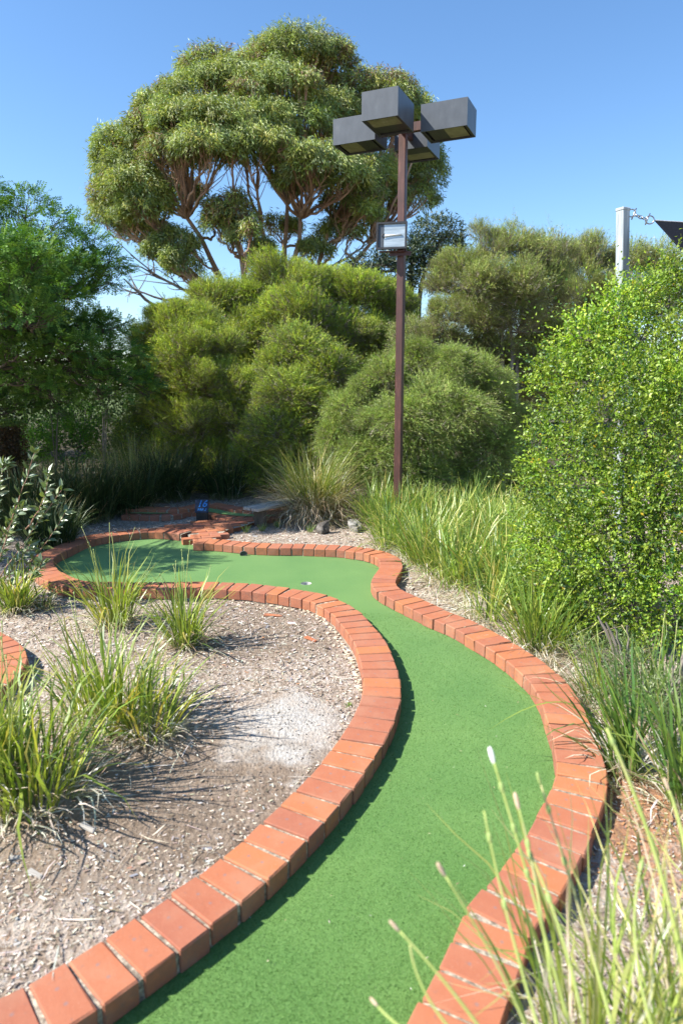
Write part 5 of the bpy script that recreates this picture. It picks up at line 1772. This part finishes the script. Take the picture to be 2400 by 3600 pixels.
# ------------------------------------------------------------------ leafy sprigs at left
def sprigs():
    g = DG(-30, 1370, .02)
    F = g[1]
    root = empty('leafy_shrub', (g[0], g[1], float(terrain(g[0], g[1]))), 'grey green oval leaved shrub with reddish twigs reaching in from the left edge', 'shrub')
    rl = np.array(root.location)
    br = [[(-30, 1370), (30, 1190), (80, 1040)], [(-30, 1370), (60, 1240), (143, 1125)], [(-30, 1370), (70, 1290), (150, 1178)], [(-30, 1350), (10, 1230), (60, 1165)],
          [(-30, 1370), (20, 1320), (70, 1250)], [(-40, 1340), (-10, 1150), (15, 1065)], [(-30, 1370), (60, 1330), (95, 1290)], [(-30, 1370), (-10, 1290), (25, 1225)], [(60, 1215), (95, 1160), (112, 1090)], [(-30, 1340), (-30, 1180), (-15, 1110)]]
    variants = []
    for v_ in range(4):
        C0 = np.zeros((1, 3))
        # six-sided leaf blade folded on the midrib, about 8 cm long
        L_, W_ = .10, .034
        V = np.array([(0, 0, 0), (L_ * .3, W_ / 2, .004), (L_ * .7, W_ * .42, .003), (L_, 0, -.006 - .004 * v_), (L_ * .7, -W_ * .42, .003), (L_ * .3, -W_ / 2, .004), (L_ * .5, 0, -.002)])
        Fq = [[0, 6, 1], [1, 6, 2], [2, 6, 3], [3, 6, 4], [4, 6, 5], [5, 6, 0]]
        base = [(.11, .16, .075), (.14, .19, .10), (.09, .14, .045), (.18, .22, .06)][v_]
        me = mesh_np('leaf', V, [np.array([f[::-1] for f in Fq])], np.tile(base, (7, 1)))
        me.materials.append(M['sprig'])
        variants.append(me)
    for bi, b3 in enumerate(br):
        dF = rng.uniform(-.35, .15)
        pts = [DP(x, y, F + dF * t) for (x, y), t in zip(b3, (0, .6, 1))]
        p = bez(pts[0], 2 * pts[1] - .5 * pts[0] - .5 * pts[2], pts[2], 16, .004)
        mb = MB(); mb.tube(p - rl, np.linspace(.007, .0022, 16), 5)
        tw = mb.build('twig', M['red_stem'], root, True)
        d = np.gradient(p, axis=0)
        for i in range(4, 16):
            for rep in range(5 if i > 5 else 3):
                t = nrm(d[i])
                a = rng.uniform(0, 6.283)
                side = nrm(np.cross(t, rng.normal(size=3)))
                D = nrm(t * .7 + side * .8)
                N = nrm(np.cross(D, np.cross(np.array((-.5, -.6, .7)) + rng.normal(0, .4, 3), D)))
                Y = np.cross(N, D)
                o = bpy.data.objects.new('leaf', variants[rng.integers(4)])
                COL.objects.link(o); o.parent = root
                s_ = rng.uniform(.6, 1.15)
                Mx = Matrix(((D[0], Y[0], N[0], 0), (D[1], Y[1], N[1], 0), (D[2], Y[2], N[2], 0), (0, 0, 0, 1)))
                o.matrix_local = Matrix.Translation(Vector(p[i] - rl + rng.normal(0, .006, 3))) @ Mx @ Matrix.Scale(s_, 4)


sprigs()


# ------------------------------------------------------------------ foreground tussock, bottom right
FG = 'out of focus foreground grasses'
NEARP = [(.30, .37, .09), (.44, .47, .15), (.17, .24, .055), (.60, .55, .24), (.68, .60, .46)]
fgs = []
for (x, y, n, lab, L) in [(.66, 1.42, 120, 'blurred foreground grass tussock at the bottom centre right', (.45, .92)),
                          (.98, 1.5, 210, 'blurred foreground grass tussock in the bottom right corner', (.45, .98)),
                          (1.36, 1.62, 170, 'blurred foreground grass cut by the right edge at the bottom', (.45, .90))]:
    root = empty('foreground_tussock', (x, y, float(terrain(x, y))), lab, 'grass tussock', FG)
    blade_part(root, n, .15, L, (.006, .012), (.22, .16), (.35, .28), NEARP, [3, 3, 2, 1.6, 1.2], M['blade'], 8, .16)
    fgs.append(root)


def hero(root, pts, Fs, r0, r1, mat, pod=None, tip=None):
    p3 = [P(a, b, f) for (a, b), f in zip(pts, Fs)]
    p = smooth3(p3)
    rl = np.array(root.location)
    mb = MB(); mb.tube(p - rl, np.linspace(r0, r1, len(p)), 6)
    st = mb.build('flower_stalk', mat, root, True)
    V, F = blob_mesh(1, (1, 1, 1), 3, 2, .0)
    for t in (pod or []):
        q = p[int(t * (len(p) - 1))]
        d_ = nrm(np.gradient(p, axis=0)[int(t * (len(p) - 1))])
        o = link('seed_pod', mesh_np('seed_pod', V * np.array((.006, .006, .013)), [F], smooth=True), M['pod'], st)
        o.rotation_mode = 'QUATERNION'
        o.rotation_quaternion = Vector(d_).to_track_quat('Z', 'Y')
        o.location = tuple(q - rl)
    if tip is not None:
        d_ = nrm(p[-1] - p[-3])
        o = link('tip', mesh_np('tip', V * np.array((.0048, .0048, .019)) * tip[1], [F], smooth=True), M[tip[0]], st)
        o.rotation_mode = 'QUATERNION'; o.rotation_quaternion = Vector(d_).to_track_quat('Z', 'Y')
        o.location = tuple(p[-1] + d_ * .015 - rl)


def smooth3(p3, k=18):
    p3 = np.array(p3)
    if len(p3) == 3:
        return bez(p3[0], 2 * p3[1] - .5 * p3[0] - .5 * p3[2], p3[2], k)
    d = np.concatenate([[0], np.cumsum(np.linalg.norm(np.diff(p3, axis=0), axis=1))])
    s = np.linspace(0, d[-1], k)
    return np.stack([np.interp(s, d, p3[:, i]) for i in range(3)], -1)


fA, fB, fC = fgs
hero(fA, [(2010, 3640), (1860, 3100), (1735, 2680)], (1.15, 1.25, 1.35), .0042, .0024, M['stalk'], [.55, .75, .9], ('petal', 1.15))
hero(fA, [(1960, 3640), (1890, 3150), (1822, 2840)], (1.15, 1.3, 1.4), .0035, .002, M['stalk'], [.8], ('tan', 1.2))
hero(fB, [(2160, 3640), (2020, 3150), (1900, 2760)], (1.15, 1.3, 1.4), .0038, .002, M['stalk'], [.65, .93], ('pod', .9))
hero(fA, [(1900, 3640), (1790, 3250), (1700, 2850)], (1.1, 1.2, 1.3), .0038, .002, M['stalk'], [.9, .6], None)
hero(fA, [(1860, 3640), (1740, 3380), (1565, 3080)], (1.1, 1.15, 1.2), .0035, .002, M['stalk'], None, ('tan', 1.0))
hero(fA, [(1720, 3660), (1560, 3450), (1405, 3275)], (1.05, 1.1, 1.15), .0035, .002, M['stalk'], None, ('tan', .8))
hero(fA, [(1640, 3680), (1500, 3500), (1440, 3320)], (1.05, 1.1, 1.15), .003, .002, M['stalk'], None, None)
hero(fA, [(1560, 3700), (1420, 3620), (1330, 3540)], (1.0, 1.05, 1.1), .003, .002, M['stalk'], None, ('tan', .7))
hero(fB, [(2060, 3640), (1960, 3250), (1850, 2980)], (1.1, 1.2, 1.3), .0038, .002, M['stalk'], [.7, .95], None)
hero(fB, [(2300, 3640), (2230, 3300), (2260, 3010)], (1.15, 1.25, 1.35), .0035, .002, M['stalk'], [.97], None)
hero(fC, [(2420, 3500), (2300, 3000), (2130, 2560)], (1.25, 1.35, 1.45), .0055, .0035, M['stalk'], [.97], None)
hero(fC, [(2470, 3300), (2400, 2950), (2350, 2780)], (1.25, 1.35, 1.4), .0055, .003, M['stalk'], None, ('tan', .9))
# two long arching leaves over the turf from the right
lr = [o for o in bpy.data.objects if o.name.startswith('grass_tussock') and 'leaning left' in o.get('label', '')][0]
for pts, Fs, w in [([(2140, 2640), (1990, 2470), (1720, 2565)], (3.3, 3.2, 3.15), .012), ([(2110, 2570), (1950, 2480), (1730, 2400)], (3.5, 3.4, 3.4), .010), ([(2160, 2690), (2070, 2480), (1960, 2390)], (3.3, 3.3, 3.3), .009)]:
    p = smooth3([P(a, b, f) for (a, b), f in zip(pts, Fs)], 12) - np.array(lr.location)
    t = nrm(np.gradient(p, axis=0)); s_ = nrm(np.cross(t, (0, 0, 1)))
    w_ = np.interp(np.linspace(0, 1, 12), [0, .3, .8, 1], [.6, 1, .7, .05])[:, None] * w / 2
    V = np.stack([p - s_ * w_, p + s_ * w_], 1).reshape(-1, 3)
    i = np.arange(11) * 2
    Q = np.stack([i, i + 1, i + 3, i + 2], -1)
    link('long_leaf', mesh_np('long_leaf', V, [Q], np.tile((.22, .29, .05), (len(V), 1))), M['blade'], lr)
print('objects', len(bpy.data.objects), 'tris', sum(sum(p.loop_total - 2 for p in m.polygons) if len(m.polygons) < 2000 else 2 * len(m.polygons) for m in bpy.data.meshes))
